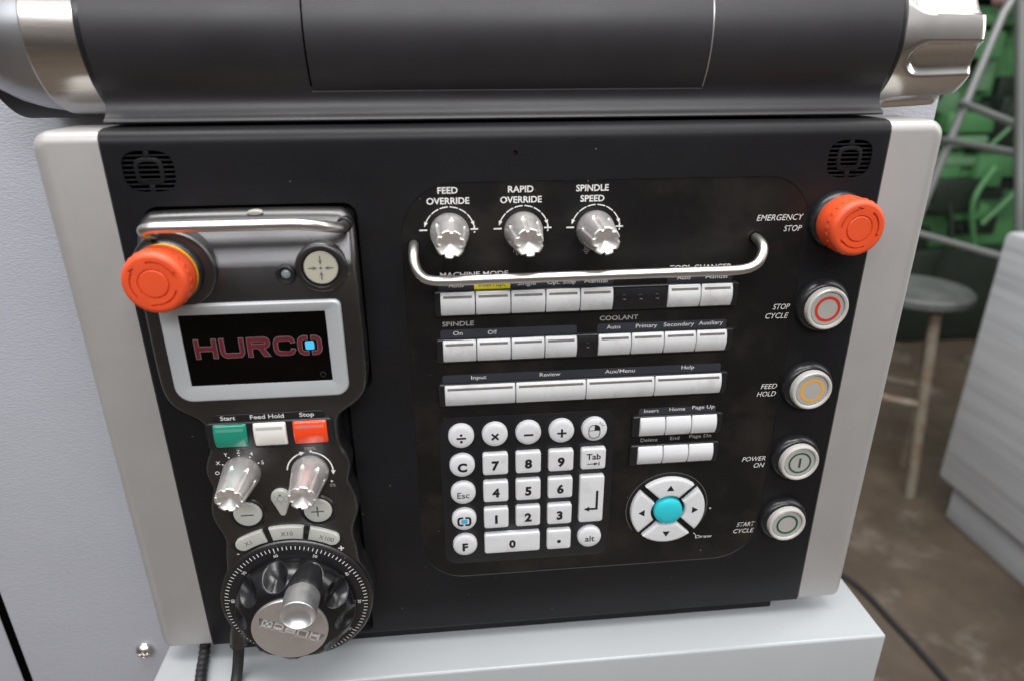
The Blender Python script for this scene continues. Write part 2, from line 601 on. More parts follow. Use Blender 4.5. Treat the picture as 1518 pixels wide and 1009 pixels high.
# letters of the wide maker's lettering: outlines on a grid one unit high
def wide_letters(t=0.25):
    out = []
    # H
    out.append((0.0, [[(0, 0), (t, 0), (t, 0.5 - t / 2), (1.15 - t, 0.5 - t / 2), (1.15 - t, 0), (1.15, 0), (1.15, 1), (1.15 - t, 1), (1.15 - t, 0.5 + t / 2), (t, 0.5 + t / 2), (t, 1), (0, 1)]]))
    h = t / 2
    # U
    out.append((1.33, [stroke([(h, 1), (h, 0.32)] + arcp((h + 0.2, 0.2 + h), 0.2, 180, 270, 5)[1:] + [(0.95, h)] + arcp((0.95, 0.2 + h), 0.2, -90, 0, 5)[1:] + [(1.15, 1)], t)]))
    # R
    out.append((2.78, [stroke([(t - 0.03, 1 - h), (0.92, 1 - h)] + arcp((0.92, 0.83 - h), 0.17, 90, -90, 8)[1:] + [(t - 0.03, 0.66 - h)], t), [(0, 0), (t, 0), (t, 1), (0, 1)], [(0.52, 0.5), (0.82, 0.5), (1.16, 0), (0.83, 0)]]))
    # C
    out.append((4.16, [stroke(arcp((0.83, 0.66), 0.22, 0, 90, 6) + [(0.37, 0.88)] + arcp((0.37, 0.63), 0.25, 90, 180, 6)[1:] + arcp((0.37, 0.37), 0.25, 180, 270, 6) + [(0.83, 0.12)] + arcp((0.83, 0.34), 0.22, -90, 0, 6), t * 0.95)]))
    return out


def emblem_halves(c, a, b, t, gap):
    """two facing brackets round a square: half width a, half height b, stroke t, slit of width gap between them"""
    r = min(a, b) * 0.55
    L = []
    for s in (-1, 1):
        p = [(c[0] + s * gap / 2, c[1] + b)] + [(c[0] + s * x, c[1] + y) for x, y in arcp((a - r, b - r), r, 90, 0, 6)] + [(c[0] + s * x, c[1] + y) for x, y in arcp((a - r, -b + r), r, 0, -90, 6)] + [(c[0] + s * gap / 2, c[1] - b)]
        L.append(stroke(p, t))
    return L


# ================================================================== THE SETTING
def ground(name, x0, x1, y0, y1, z, m):
    bm = bmesh.new()
    vs = [bm.verts.new((x, z, -y)) for x, y in ((x0, y0), (x1, y0), (x1, y1), (x0, y1))]
    bm.faces.new(vs)
    o = obj(name, bm, m, None, loc=(0, z, 0))
    o['kind'] = 'structure'
    return o


FL = -900.0
ground('floor', -6000, 9000, -4000, 9000, FL, M['floor'])
top(obj('hall_wall', box(-6000, 9000, FL, 3200, -6200, -6000), M['wall'], None), '', '', kind='structure')

# ---- grey sheet-metal front of the machine behind the console
sh = thing('machine_enclosure', 'light grey textured sheet metal machine front behind the control console', 'machine panel', (-50, FL, -96))
obj('sheet', box(-394, 294.5, FL + 60, 420, -134, -96, 3), M['sheet'], sh)
scr = obj('screw', lathe([(7.6, -96), (7.6, -95.2), (7.0, -94.0), (5.6, -92.2), (3.6, -90.9), (1.4, -90.3), (0.01, -90.3)], (-298.5, -299.8), 32), M['polished'], sh)
cut(scr, [box(-302.5, -294.5, -300.4, -299.2, -91.6, -88), box(-299.1, -297.9, -303.8, -295.8, -91.6, -88)])
obj('gap_shade', box(-406, -394.2, FL + 60, 420, -132, -104), M['hole'], sh)  # black strip standing in for the shade inside the gap
sh2 = top(obj('machine_enclosure', box(-900, -406, FL + 60, 420, -144, -106, 4), M['sheet'], None), 'grey sheet metal side panel beyond the dark gap at the lower left', 'machine panel')

# ---- painted ledge under the console
ldg = top(obj('machine_ledge', box(-236, 254, -420, -218, -95.5, 25, 2.0, seg=3), M['ledge'], None), 'light grey painted metal ledge jutting out below the control console', 'ledge')

# ---- background of the hall
mc = thing('green_machine_tool', 'big green machine tool with dark openings across the hall', 'machine tool', (1900, FL, -2300))
obj('base', box(1250, 2900, FL, -520, -2900, -1980, 20), M['machinedark'], mc)
obj('bed', box(1290, 2900, -520, -170, -2800, -2010, 15), M['machine'], mc)
obj('saddle', box(1500, 2600, -170, -60, -2700, -2040, 20), M['machinedark'], mc)
obj('column', box(1560, 2400, -60, 320, -2700, -2060, 20), M['machine'], mc)
obj('head', box(1350, 2700, 330, 760, -2800, -2040, 20), M['machinedark'], mc)
for u0, u1, v0, v1 in ((1600, 1745, -330, -235), (1850, 2040, -470, -400), (1330, 1500, -440, -260), (2000, 2200, -300, -230)):
    obj('opening', box(u0, u1, v0, v1, -2012, -2000, 5), M['machinedark'], mc)
for u0, u1, v0, v1, mm in ((1690, 1790, -30, 40, 'machinepale'), (1830, 1900, 40, 140, 'machinepale'), (1640, 1980, -215, -180, 'machinepale'), (1780, 1950, -390, -340, 'machinepale'), (1800, 1850, 150, 230, 'machinedark'), (1930, 2000, -10, 90, 'machinedark'), (1700, 1800, 90, 150, 'machinedark')):
    obj('cover', box(u0, u1, v0, v1, -2060 if v0 > -60 else -2010, -2025 if v0 > -60 else -1985, 8), M[mm], mc)
for c in ((1870, -20), (1890, -440), (1720, 200)):
    obj('hand_knob', lathe([(26, -2060), (26, -1990), (18, -1975), (0.01, -1975)], c, 20), M['machinedark'], mc)
for c, sz in (((1800, 318), 60), ):
    top(obj('cloth_bundle', prism(rrect(1770, 1880, 300, 420, 30), -1960, -1890, 25, dome=10), M['crate'], None), 'white and red bundle on top of the green machine', 'bundle')

rnd = random.Random(11)
for k in range(34):
    u = rnd.uniform(1450, 2250)
    v = rnd.uniform(-560, 330)
    a, b2 = rnd.uniform(18, 95), rnd.uniform(12, 60)
    obj('cover', box(u - a, u + a, v - b2, v + b2, -2055, -1960 + rnd.uniform(-30, 20), 8), M[rnd.choice(['machine', 'machinepale', 'machinedark', 'machinedark', 'machine'])], mc)
for k in range(7):
    u = rnd.uniform(1550, 2200)
    v = rnd.uniform(-450, 300)
    obj('pipe', tube(catmull([(u, v, -1950), (u + rnd.uniform(-90, 90), v - 120, -1930), (u + rnd.uniform(-140, 140), v - 300, -1945)], 6), rnd.uniform(7, 11), 10), M[rnd.choice(['machine', 'machinedark', 'machinedark'])], mc)

# stepladder
ld = thing('stepladder', 'grey aluminium stepladder leaning in front of the green machine', 'stepladder', (1400, FL, -1400))
obj('rail', tube([(1560, 640, -1400), (1373, 253, -1400), (1299, -109, -1400), (1210, -560, -1400), (1150, FL, -1400)], 11, 12), M['ladder'], ld)
obj('rail', tube([(1052, 640, -1110), (1164, 255, -1100), (1297, -224, -1090), (1480, FL, -1080)], 10, 12), M['ladder'], ld)
for a, b in ((((1317, 42), -1400), ((1232, 10), -1095)), (((1292, -52), -1400), ((1250, -50), -1092)), (((1260, -300), -1400), ((1318, -300), -1090))):
    obj('rung', tube([(*a[0], a[1]), (*b[0], b[1])], 9, 10), M['ladder'], ld)

cb = thing('wrapped_cabinet', 'pale grey cabinet with horizontally streaked sides and a recessed plinth', 'cabinet', (1500, FL, -600))
obj('body', box(1140, 1800, -800, -190, -955, -100, 12), M['wrap'], cb)
obj('plinth', box(1165, 1780, FL, -800.5, -925, -130, 4), M['plinth'], cb)

st = thing('workshop_stool', 'round scuffed stool with worn cream steel legs', 'stool', (1150, FL, -1150))
sc = (1130, -1150)
bm = bmesh.new()
rg = []
for r, h in ((118, -402), (122, -398), (122, -384), (116, -378), (0.01, -376)):
    rg.append([(sc[0] + r * cos(2 * pi * i / 40), h, sc[1] - r * sin(2 * pi * i / 40)) for i in range(40)])
loft(bm, rg)
obj('seat', bm, M['seat'], st)
feet = [(1206, -1148), (1085, -1290), (1010, -1120), (1130, -1010)]
tops = [(1186, -1146), (1105, -1215), (1060, -1140), (1130, -1080)]
for (fu, fw), (tu, tw) in zip(feet, tops):
    obj('leg', tube([(fu, FL, fw), (tu, -402, tw)], 13, 10), M['worn'], st)
rngp = [((a[0] * 0.5 + b[0] * 0.5), -650, (a[1] * 0.5 + b[1] * 0.5)) for a, b in zip(feet, tops)]
for a, b in zip(rngp, rngp[1:] + rngp[:1]):
    mid = ((a[0] + b[0]) / 2, -655, (a[2] + b[2]) / 2)
    obj('brace', tube(catmull([a, mid, b], 4), 10, 8), M['worn'], st)

top(obj('floor_cable', tube(catmull([(700, FL + 6, -900), (800, FL + 6, -735), (822, FL + 6, -600), (832, FL + 6, -470), (840, FL + 6, -250)], 8), 5.5, 10), M['rubber'], None),
    'black cable lying on the dirty brown floor beside the ledge', 'cable')

# ================================================================== CONTROL CONSOLE
con = thing('control_console', 'black machine control console with silver side trims, white keys and override knobs', 'control panel', (0, -204.8, -20))
R7 = 7.5
VT = 119.0
VB = -204.8
prof = [(-36, VB), (-1.2, VB)] + [(-1.2 + 1.2 * sin(radians(a)), VB + 1.2 - 1.2 * cos(radians(a))) for a in (30, 60, 90)]
prof += [(-R7 + R7 * cos(radians(a)), VT - R7 + R7 * sin(radians(a))) for a in range(0, 91, 9)] + [(-36, VT)]
house = obj('housing', sweep_profile(prof, -199.4, 199.4), M['black'], con, loc=(0, VB, -36))


def squircle(c, a, b, n=64, p=3.2):
    out = []
    for i in range(n):
        t = 2 * pi * i / n
        x, y = cos(t), sin(t)
        out.append((c[0] + a * abs(x) ** (2 / p) * (1 if x >= 0 else -1), c[1] + b * abs(y) ** (2 / p) * (1 if y >= 0 else -1)))
    return out


def slab(pts, w0, w1, taper=0.0):
    bm = bmesh.new()
    loft(bm, [[(u, v, w0) for u, v in inset(pts, taper)], [(u, v, w1) for u, v in pts]])
    return bm


GR = [(-179.4, 99.1), (179.4, 99.1)]
dock = rrect(-188, -80.5, -26, 83, (10, 8, 9, 10), 6)
dock2 = rrect(-177, -94.5, -203.5, -20, 6, 5)
cutters = [slab(squircle(g, 12.2, 9.9), -6, 3) for g in GR]
cutters.append(slab(circ((0, 105.2), 1.3, 20), -5, 3))
cut(house, cutters)
cut(house, [slab(dock, -5, 2, 3.5)])
cut(house, [slab(dock2, -4.03, 2, 3.5)])
membrane_out = rrect(-61.2, 163, -163.8, 92.2, (30, 27, 29, 28), 10)
cut(house, [slab(membrane_out, -0.45, 1.5, 1.6)])
keypad_out = rrect(-45.8, 60.4, -152, -45.0, 8, 6)
MW = -0.42
obj('membrane', prism(inset(membrane_out, 1.25), -0.44, MW + 0.05), M['membrane'], con)
MW = MW + 0.05
obj('keypad_membrane', prism(inset(keypad_out, 0.1), MW - 0.1, MW + 0.3, 0.3, 2), M['pad'], con)

for k, g in enumerate(GR):
    bm = bmesh.new()
    box(g[0] - 13, g[0] + 13, g[1] - 10.6, g[1] + 10.6, -6.4, -5.7, bm=bm)
    gp = obj('speaker_grille', bm, M['hole'], con)
    for i in range(-4, 5):
        v = g[1] + i * 2.3 + 0.6
        dy = abs(v - g[1]) / 9.9
        if dy > 0.97:
            continue
        hw = 12.4 * (1 - dy ** 3.2) ** (1 / 3.2)
        obj('slat', box(g[0] - hw, g[0] + hw, v - 0.38, v + 0.38, -3.6, -0.5, 0.12), M['black'], gp)
    ridge = prism(squircle(g, 6.9, 6.6, p=3.6), -4.5, -0.15, 0.3, 2)
    ro = obj('emblem_ridge', ridge, M['black'], gp)
    cut(ro, [slab(squircle(g, 4.9, 4.6, p=3.6), -8, 3)])
    for s in (-1, 1):
        obj('emblem_ridge', box(g[0] - 1.3, g[0] + 1.3, g[1] + (6.2 if s > 0 else -10.1), g[1] + (10.1 if s > 0 else -6.2), -4.5, -0.2, 0.25), M['black'], gp)
obj('microphone_hole', lathe([(1.28, -4.6), (1.28, -4.0), (0.01, -4.0)], (0, 105.2), 16), M['winred'], con)

obj('mounting_foot', box(-192, 186, -217.9, VB + 0.5, -34, -8.5, 1.0), M['black'], con)
obj('mounting_bracket', box(-180, 180, -215, 112, -95.4, -36.2, 2.0), M['black'], con)

# silver side trims: rounded outer corners and edges
def trim_rings(sgn):
    def out(d):
        ui, uo = 200.0, 232.0 - d
        v0, v1 = VB + d * 0.55, VT - 0.6 - d
        rc = max(9.0 - d, 1.5)
        rb = max(7.0 - d, 1.5)
        pts = [(ui, v0)] + [(uo - rb + rb * cos(radians(a)), v0 + rb + rb * sin(radians(a))) for a in range(-90, 1, 10)]
        pts += [(uo - rc + rc * cos(radians(a)), v1 - rc + rc * sin(radians(a))) for a in range(0, 91, 10)] + [(ui, v1)]
        return [(sgn * p[0], p[1]) for p in pts]
    rings = [[(u, v, -34) for u, v in out(0)]]
    b = 6.0
    for k in range(7):
        a = pi / 2 * k / 6
        rings.append([(u, v, 0.2 - b + b * sin(a)) for u, v in out(b * (1 - cos(a)))])
    bm = bmesh.new()
    loft(bm, rings)
    return bm


for s in (-1, 1):
    obj('side_trim', trim_rings(s), M['silver'], con)

# ---- lettering on the panel
def strip(u0, u1, v0, v1, m='slate', r=(0, 1.6, 1.6, 0)):
    return obj('label_strip', fill([rrect(u0, u1, v0, v1, r, 4)], MW + 0.10), M[m], con)


TW = MW + 0.16
for t, (u0, u1), b in (('FEED', (-40.2, -29.9), 85.3), ('OVERRIDE', (-46.1, -24.0), 79.9), ('RAPID', (-3.9, 9.4), 85.2), ('OVERRIDE', (-8.0, 13.8), 79.8), ('SPINDLE', (31.9, 49.2), 85.1), ('SPEED', (34.3, 47.1), 79.6)):
    legend(con, 'white', t, u0, b, 3.4, width=u1 - u0, bold=0.02, w=TW)
for t, r1, b in (('EMERGENCY', (132.3, 158.9), 66.9), ('STOP', (148.6, 158.9), 60.7), ('STOP', (149.2, 159.3), 14.9), ('CYCLE', (145.5, 159.3), 9.4), ('FEED', (149.2, 159.3), -36.0), ('HOLD', (147.4, 159.3), -41.1), ('POWER', (144, 159.4), -87.0), ('ON', (152.4, 159.4), -92.0), ('START', (147, 159.2), -137.5), ('CYCLE', (145.2, 159.2), -142.8)):
    legend(con, 'white', t, r1[0], b, 3.4, width=r1[1] - r1[0], bold=0.0, shear=0.22, w=(TW))
for t, r1, b, m in (('MACHINE MODE', (-40.8, -4.0), 40.6, 'white'), ('TOOL CHANGER', (85.9, 121.4), 40.5, 'white'), ('SPINDLE', (-40.9, -23.4), 12.4, 'grey'), ('COOLANT', (47.8, 69.9), 12.3, 'grey')):
    legend(con, m, t, r1[0], b, 2.75, width=r1[1] - r1[0], bold=0.012, w=TW)
strip(-42, 54.4, 33.0, 38.9)
strip(85, 122.6, 33.0, 38.9)
strip(-42.2, 34.8, 5.3, 10.3)
strip(46.6, 122.4, 5.3, 10.3)
strip(-42.2, 122.4, -22.5, -17.4)
strip(74.6, 122.6, -50.0, -45.2)
obj('label_strip', fill([rrect(-22.7, -3.0, 33.15, 38.9, 0.1, 2)], MW + 0.13), M['yellow'], con, label='yellow label strip reading Interrupt')
TW2 = MW + 0.20
for t, r1, b, m in (('Auto', (-36.5, -28.4), 34.7, 'white'), ('Interrupt', (-20.2, -5.5), 34.7, 'ink'), ('Single', (1.0, 11.2), 34.7, 'white'), ('Opt. Stop', (17.5, 33.2), 34.7, 'white'), ('Manual', (38.1, 51.1), 34.7, 'white'),
                    ('Auto', (90.6, 98.3), 34.9, 'white'), ('Manual', (107.0, 119.5), 34.9, 'white'),
                    ('On', (-35.1, -29.8), 6.9, 'white'), ('Off', (-15.7, -10.6), 6.8, 'white'), ('Auto', (52.0, 60.0), 7.0, 'white'), ('Primary', (69.0, 81.4), 7.0, 'white'), ('Secondary', (85.3, 103.2), 7.1, 'white'), ('Auxiliary', (106.0, 120.3), 7.2, 'white'),
                    ('Input', (-25.8, -17.0), -20.6, 'white'), ('Review', (13.9, 26.0), -20.8, 'white'), ('Aux/Menu', (52.4, 70.2), -20.7, 'white'), ('Help', (98.3, 106.0), -20.3, 'white'),
                    ('Insert', (77.8, 86.8), -48.2, 'white'), ('Home', (93.4, 103.2), -47.9, 'white'), ('Page Up', (107.6, 121.5), -47.4, 'white'),
                    ('Delete', (77.0, 87.6), -68.4, 'grey'), ('End', (95.6, 101.4), -68.1, 'grey'), ('Page Dn', (107.7, 121.7), -67.5, 'grey'), ('Draw', (119.4, 130.6), -144.6, 'white')):
    legend(con, m, t, r1[0], b, 2.45, width=r1[1] - r1[0], bold=0.004, w=TW2)

# ---- override knobs
def knob_mesh(name, c, w0, H, n_fl, phase, m, parent, label=None):
    prof_ = [(10.3, 0), (10.3, 1.0), (10.15, 2.2)]
    for k in range(1, 41):
        t = k / 40
        prof_.append((10.15 - 2.9 * t ** 0.92, 2.2 + (H - 2.6) * t))
    prof_ += [(6.95, H), (6.45, H + 0.06), (6.1, H - 0.25), (4.6, H - 1.1), (3.0, H - 1.9), (1.5, H - 2.6), (0.01, H - 3.2)]

    def groove(t, r, h):
        x = ((t - phase) * n_fl / (2 * pi)) % 1.0 - 0.5       # groove centred on x = 0
        x *= 2 * pi * r / n_fl                                 # millimetres across the groove
        half = 1.2
        if abs(x) >= half:
            return 0.0
        dh = H * 0.30 + 1.6 * (x / half) ** 2                  # rounded start of the groove
        rise = min(max((h - dh + 0.8) / 1.6, 0), 1)
        return 1.15 * (1 - (x / half) ** 2) ** 0.6 * rise * rise * (3 - 2 * rise)

    def mod(t, r, h):
        if h >= H - 0.3 and r > 6.5:
            return r - groove(t, 7.0, H)
        if r < 6.5:                                            # clean hollow inside the notched rim
            return min(r, 6.95 - groove(t, 7.0, H) - 0.35) if r > 4.7 else r
        return r - groove(t, r, h)
    bm = lathe([(r, w0 + h) for r, h in prof_], c, 336, lambda t, r, h: mod(t, r, h - w0))
    return obj(name, bm, M[m], parent, label=label, sharp=50)


KN = [(-34.8, 65.0), (4.2, 64.8), (43.0, 64.5)]
for i, c in enumerate(KN):
    knob_mesh('override_knob', c, MW, 26, 7, (0.1, 0.35, 0.55)[i], 'nickel', con)
    # scale arc with arrowheads, minus and plus
    bms = []
    for a0, a1 in ((24, 44), (47, 66), (69, 88), (92, 111), (114, 133), (136, 156)):
        bms.append(fill([stroke(arcp((c[0], c[1] + 0.2), 13.2, a0, a1, 6), 0.55)], TW))
    for a, d in ((20, -1), (160, 1)):
        p = Vector((c[0] + 13.2 * cos(radians(a)), c[1] + 0.2 + 13.2 * sin(radians(a))))
        tdir = Vector((-sin(radians(a)), cos(radians(a)))) * d
        nd = Vector((tdir.y, -tdir.x))
        bms.append(fill([[tuple(p + tdir * 1.7), tuple(p - tdir * 0.9 + nd * 1.0), tuple(p - tdir * 0.9 - nd * 1.0)]], TW))
    bms.append(fill([rrect(c[0] - 15.8, c[0] - 11.6, c[1] + 1.1, c[1] + 1.9, 0.05, 1)], TW))
    q = (c[0] + 13.0, c[1] + 1.5)
    bms.append(fill([[(q[0] - 2, q[1] - 0.4), (q[0] - 0.4, q[1] - 0.4), (q[0] - 0.4, q[1] - 2), (q[0] + 0.4, q[1] - 2), (q[0] + 0.4, q[1] - 0.4), (q[0] + 2, q[1] - 0.4), (q[0] + 2, q[1] + 0.4), (q[0] + 0.4, q[1] + 0.4), (q[0] + 0.4, q[1] + 2), (q[0] - 0.4, q[1] + 2), (q[0] - 0.4, q[1] + 0.4), (q[0] - 2, q[1] + 0.4)]], TW))
    obj('knob_scale', merge(bms), M['white'], con, sharp=180)
# faint pictograms under the knobs
bms = []
for c in KN[1:2]:
    p = (c[0] - 3.4, c[1] - 11.6)
    bms.append(fill([stroke([(p[0] - 1.9, p[1]), (p[0] - 1.7, p[1] + 1.4), (p[0] - 0.6, p[1] + 1.4), (p[0] - 0.4, p[1] - 1.2), (p[0] + 0.8, p[1] - 1.2), (p[0] + 1.0, p[1] + 1.6), (p[0] + 2, p[1] + 1.6)], 0.4)], TW))
obj('knob_symbol', merge(bms), M['grey'], con, sharp=180)
bms = []
p = (KN[2][0] - 4.4, KN[2][1] - 11.6)
for dv, hw in ((1.4, 1.1), (0.5, 2.0), (-0.5, 1.3), (-1.4, 0.7)):
    bms.append(fill([rrect(p[0] - hw, p[0] + hw, p[1] + dv - 0.18, p[1] + dv + 0.18, 0.05, 1)], TW))
bms.append(fill([rrect(p[0] - 1.2, p[0] - 0.85, p[1] + 1.5, p[1] + 3.4, 0.05, 1)], TW))
bms.append(fill([rrect(p[0] + 0.85, p[0] + 1.2, p[1] + 1.5, p[1] + 3.4, 0.05, 1)], TW))
obj('knob_symbol', merge(bms), M['grey'], con, sharp=180)
bms = [text_bm('%', -30.6, 52.6, 2.0, w=TW), text_bm('%', 45.6, 52.4, 2.0, w=TW)]
obj('knob_symbol', merge(bms), M['grey'], con, sharp=180)

# ---- bent guard handle
hp = [(-53.8, 59.2, -3), (-53.8, 58.6, 5), (-53.8, 56.4, 10.5), (-53.4, 53.2, 14), (-51.6, 48.6, 16.2), (-48.0, 45.4, 17), (-43.4, 44.2, 17), (-38.0, 44.0, 17), (-30, 44.0, 17), (-10, 44.1, 17), (40, 44.3, 17), (90, 44.5, 17), (110, 44.5, 17), (116.5, 44.6, 17), (120.8, 45.0, 17), (125.0, 46.2, 17), (128.8, 48.6, 16), (131.6, 52.6, 13.6), (132.6, 55.6, 10.5), (132.7, 57.3, 5), (132.7, 57.8, -3)]
obj('guard_handle', tube(catmull(hp, 6), 2.65, 20), M['steel'], con)
for c in ((-53.8, 58.9), (132.7, 57.7)):
    obj('handle_hole', lathe([(3.3, MW + 0.06), (3.3, MW + 0.1), (0.01, MW + 0.1)], c, 24), M['hole'], con)

# ---- rows of keys with curved faces
def curved_pad(u0, u1, v0, v1, w0, base, rise, bev=0.7, nu=10, nv=14):
    def spread(a, b, n):
        e = [a, a + bev * 0.08, a + bev * 0.3, a + bev * 0.62, a + bev]
        mid = [a + bev + (b - a - 2 * bev) * i / n for i in range(1, n)]
        return e + mid + [a + b - x for x in e[::-1]]
    us, vs = spread(u0, u1, nu), spread(v0, v1, nv)

    def drop(d):
        if d >= bev:
            return 0.0
        x = bev - d
        return bev - sqrt(max(bev * bev - x * x, 0))

    def H(u, v):
        t = (v - (v0 + v1) / 2) / ((v1 - v0) / 2)
        return w0 + base + rise * (1 - t * t)
    bm = bmesh.new()
    g = [[bm.verts.new((u, v, H(u, v) - min(bev * 1.2, drop(min(u - u0, u1 - u)) + drop(min(v - v0, v1 - v))))) for u in us] for v in vs]
    for j in range(len(vs) - 1):
        for i in range(len(us) - 1):
            bm.faces.new((g[j][i], g[j][i + 1], g[j + 1][i + 1], g[j + 1][i]))
    ring = g[0] + [r[-1] for r in g[1:]] + g[-1][-2::-1] + [r[0] for r in g[-2:0:-1]]
    low = [bm.verts.new((v.co.x, v.co.y, w0)) for v in ring]
    n = len(ring)
    for i in range(n):
        j = (i + 1) % n
        bm.faces.new((ring[i], low[i], low[j], ring[j]))
    return bm, H


def slot_mesh(u0, u1, v0, v1, H):
    bm = bmesh.new()
    n = 3
    g = []
    for j in range(n + 1):
        v = v0 + (v1 - v0) * j / n
        g.append([bm.verts.new((u, v, H(u, v) + 0.05)) for u in (u0, u1)])
    for j in range(n):
        bm.faces.new((g[j][0], g[j][1], g[j + 1][1], g[j + 1][0]))
    return bm


KW = MW + 0.1


def key_row(edges, v0, v1, names, slot=True, mk='rowkey'):
    for (a, b), nm in zip(edges, names):
        bm, H = curved_pad(a + 0.22, b - 0.22, v0, v1, KW, 2.3, 2.1)
        k = obj('key', bm, M[mk], con, label='curved white key under the word %s' % nm if nm else 'curved white key without a word')
        if slot:
            obj('indicator_slot', slot_mesh(a + 1.8, b - 1.8, v1 - 3.1, v1 - 1.8, H), M['slot'], k)


def frame_bar(u0, u1, v0, v1):
    return obj('key_frame', prism(rrect(u0, u1, v0, v1, 1.6, 4), MW - 0.1, MW + 2.5, 1.1, 4), M['gloss'], con)


E1 = [-41.5, -22.4, -2.9, 16.3, 35.6, 54.2]
frame_bar(-44.8, 126.2, 18.6, 33.0)
key_row(list(zip(E1, E1[1:])), 19.2, 32.7, ['Auto', 'Interrupt', 'Single', 'Opt. Stop', 'Manual'])
key_row([(85, 104), (104, 122.6)], 19.2, 32.7, ['Auto', 'Manual'])
E2 = [-41.3, -22.3, -2.9, 16.2, 34.8]
frame_bar(-44.8, 126.4, -9.2, 5.3)
key_row(list(zip(E2, E2[1:])), -8.4, 5.0, ['On', 'Off', None, None])
E2b = [46.7, 66.0, 85.2, 104.1, 122.5]
key_row(list(zip(E2b, E2b[1:])), -8.4, 5.0, ['Auto', 'Primary', 'Secondary', 'Auxiliary'])
E3 = [-41.4, -0.4, 40.9, 81.8, 122.6]
frame_bar(-44.8, 126.4, -36.8, -22.2)
key_row(list(zip(E3, E3[1:])), -36.1, -22.6, ['Input', 'Review', 'Aux/Menu', 'Help'])
E4 = [74.7, 90.7, 106.8, 122.9]
frame_bar(70.4, 126.6, -64.0, -49.6)
key_row(list(zip(E4, E4[1:])), -63.3, -50.1, ['Insert', 'Home', 'Page Up'], slot=False, mk='key')
frame_bar(70.2, 126.4, -84.0, -69.7)
key_row(list(zip(E4, E4[1:])), -83.3, -70.2, ['Delete', 'End', 'Page Dn'], slot=False, mk='key')


def blank(u0, u1, v0, v1, dots):
    bm, H = curved_pad(u0 + 0.2, u1 - 0.2, v0, v1, KW, 2.0, 1.3)
    k = obj('blank_cover', bm, M['gloss'], con)
    for u in dots:
        vv = (v0 + v1) / 2 + 0.6
        obj('dimple', lathe([(1.9, H(u, vv) - 0.25), (1.75, H(u, vv) + 0.22), (1.4, H(u, vv) + 0.35), (1.0, H(u, vv) + 0.05), (0.01, H(u, vv) - 0.12)], (u, vv), 20), M['gloss'], k)


blank(54.4, 84.8, 19.2, 32.7, (60.2, 69.6, 79.0))
blank(35.0, 46.5, -8.4, 5.0, (40.8,))

# ---- number pad
KU = [-32.8, -12.8, 7.2, 27.2, 47.2]
KV = [-56.9 - 19.65 * r for r in range(5)]
KV[0] = -56.4
PH = 3.7
PW = MW + 0.28
rk0 = obj('round_key', lathe([(7.75, PW), (7.7, PW + 2.2), (7.35, PW + 3.0), (6.6, PW + 3.45), (5.0, PW + PH), (0.01, PW + PH + 0.15)], (KU[0], KV[0]), 44), M['key'], con, loc=(KU[0], KV[0], PW), label='round white key marked with a division sign')
sq0 = obj('square_key', prism(rrect(KU[1] - 7.7, KU[1] + 7.7, KV[1] - 7.3, KV[1] + 7.3, 1.7, 5), PW, PW + PH - 0.1, 0.9, 4, dome=0.2), M['key'], con, loc=(KU[1], KV[1], PW), label='square white key marked 7')
tz = PW + PH + 0.2
rt = [('×', 1, 0, 'multiplication sign'), ('−', 2, 0, 'minus sign'), ('+', 3, 0, 'plus sign'), ('mouse', 4, 0, 'computer mouse'), ('C', 0, 1, None), ('Esc', 0, 2, None), ('emblem', 0, 3, 'cyan square in brackets'), ('F', 0, 4, None), ('alt', 4, 4, None)]
RK = {(0, 0): rk0}
for t, i, j, d in rt:
    RK[(i, j)] = copy_part(rk0, con, (KU[i], KV[j], PW), 'round white key marked with a %s' % d if d else 'round white key marked %s' % t)
SK = {(1, 1): sq0}
for t, i, j in (('8', 2, 1), ('9', 3, 1), ('Tab', 4, 1), ('4', 1, 2), ('5', 2, 2), ('6', 3, 2), ('1', 1, 3), ('2', 2, 3), ('3', 3, 3), ('.', 3, 4)):
    SK[(i, j)] = copy_part(sq0, con, (KU[i], KV[j], PW), 'square white key marked %s' % ('with a point' if t == '.' else t))
ent = obj('enter_key', prism(rrect(KU[4] - 7.7, KU[4] + 7.7, KV[3] - 7.3, KV[2] + 7.3, 1.7, 5), PW, PW + PH - 0.1, 0.9, 4, dome=0.2), M['key'], con, label='tall white key marked with a bent arrow')
zer = obj('zero_key', prism(rrect(KU[1] - 7.7, KU[2] + 7.7, KV[4] - 7.3, KV[4] + 7.3, 1.7, 5), PW, PW + PH - 0.1, 0.9, 4, dome=0.2), M['key'], con, label='wide white key marked 0')


def key_text(k, t, cu, cv, cap, bold=0.02, dx=0):
    legend(k, 'ink', t, cu + dx, cv - cap / 2, cap, align='C', bold=bold, w=tz)


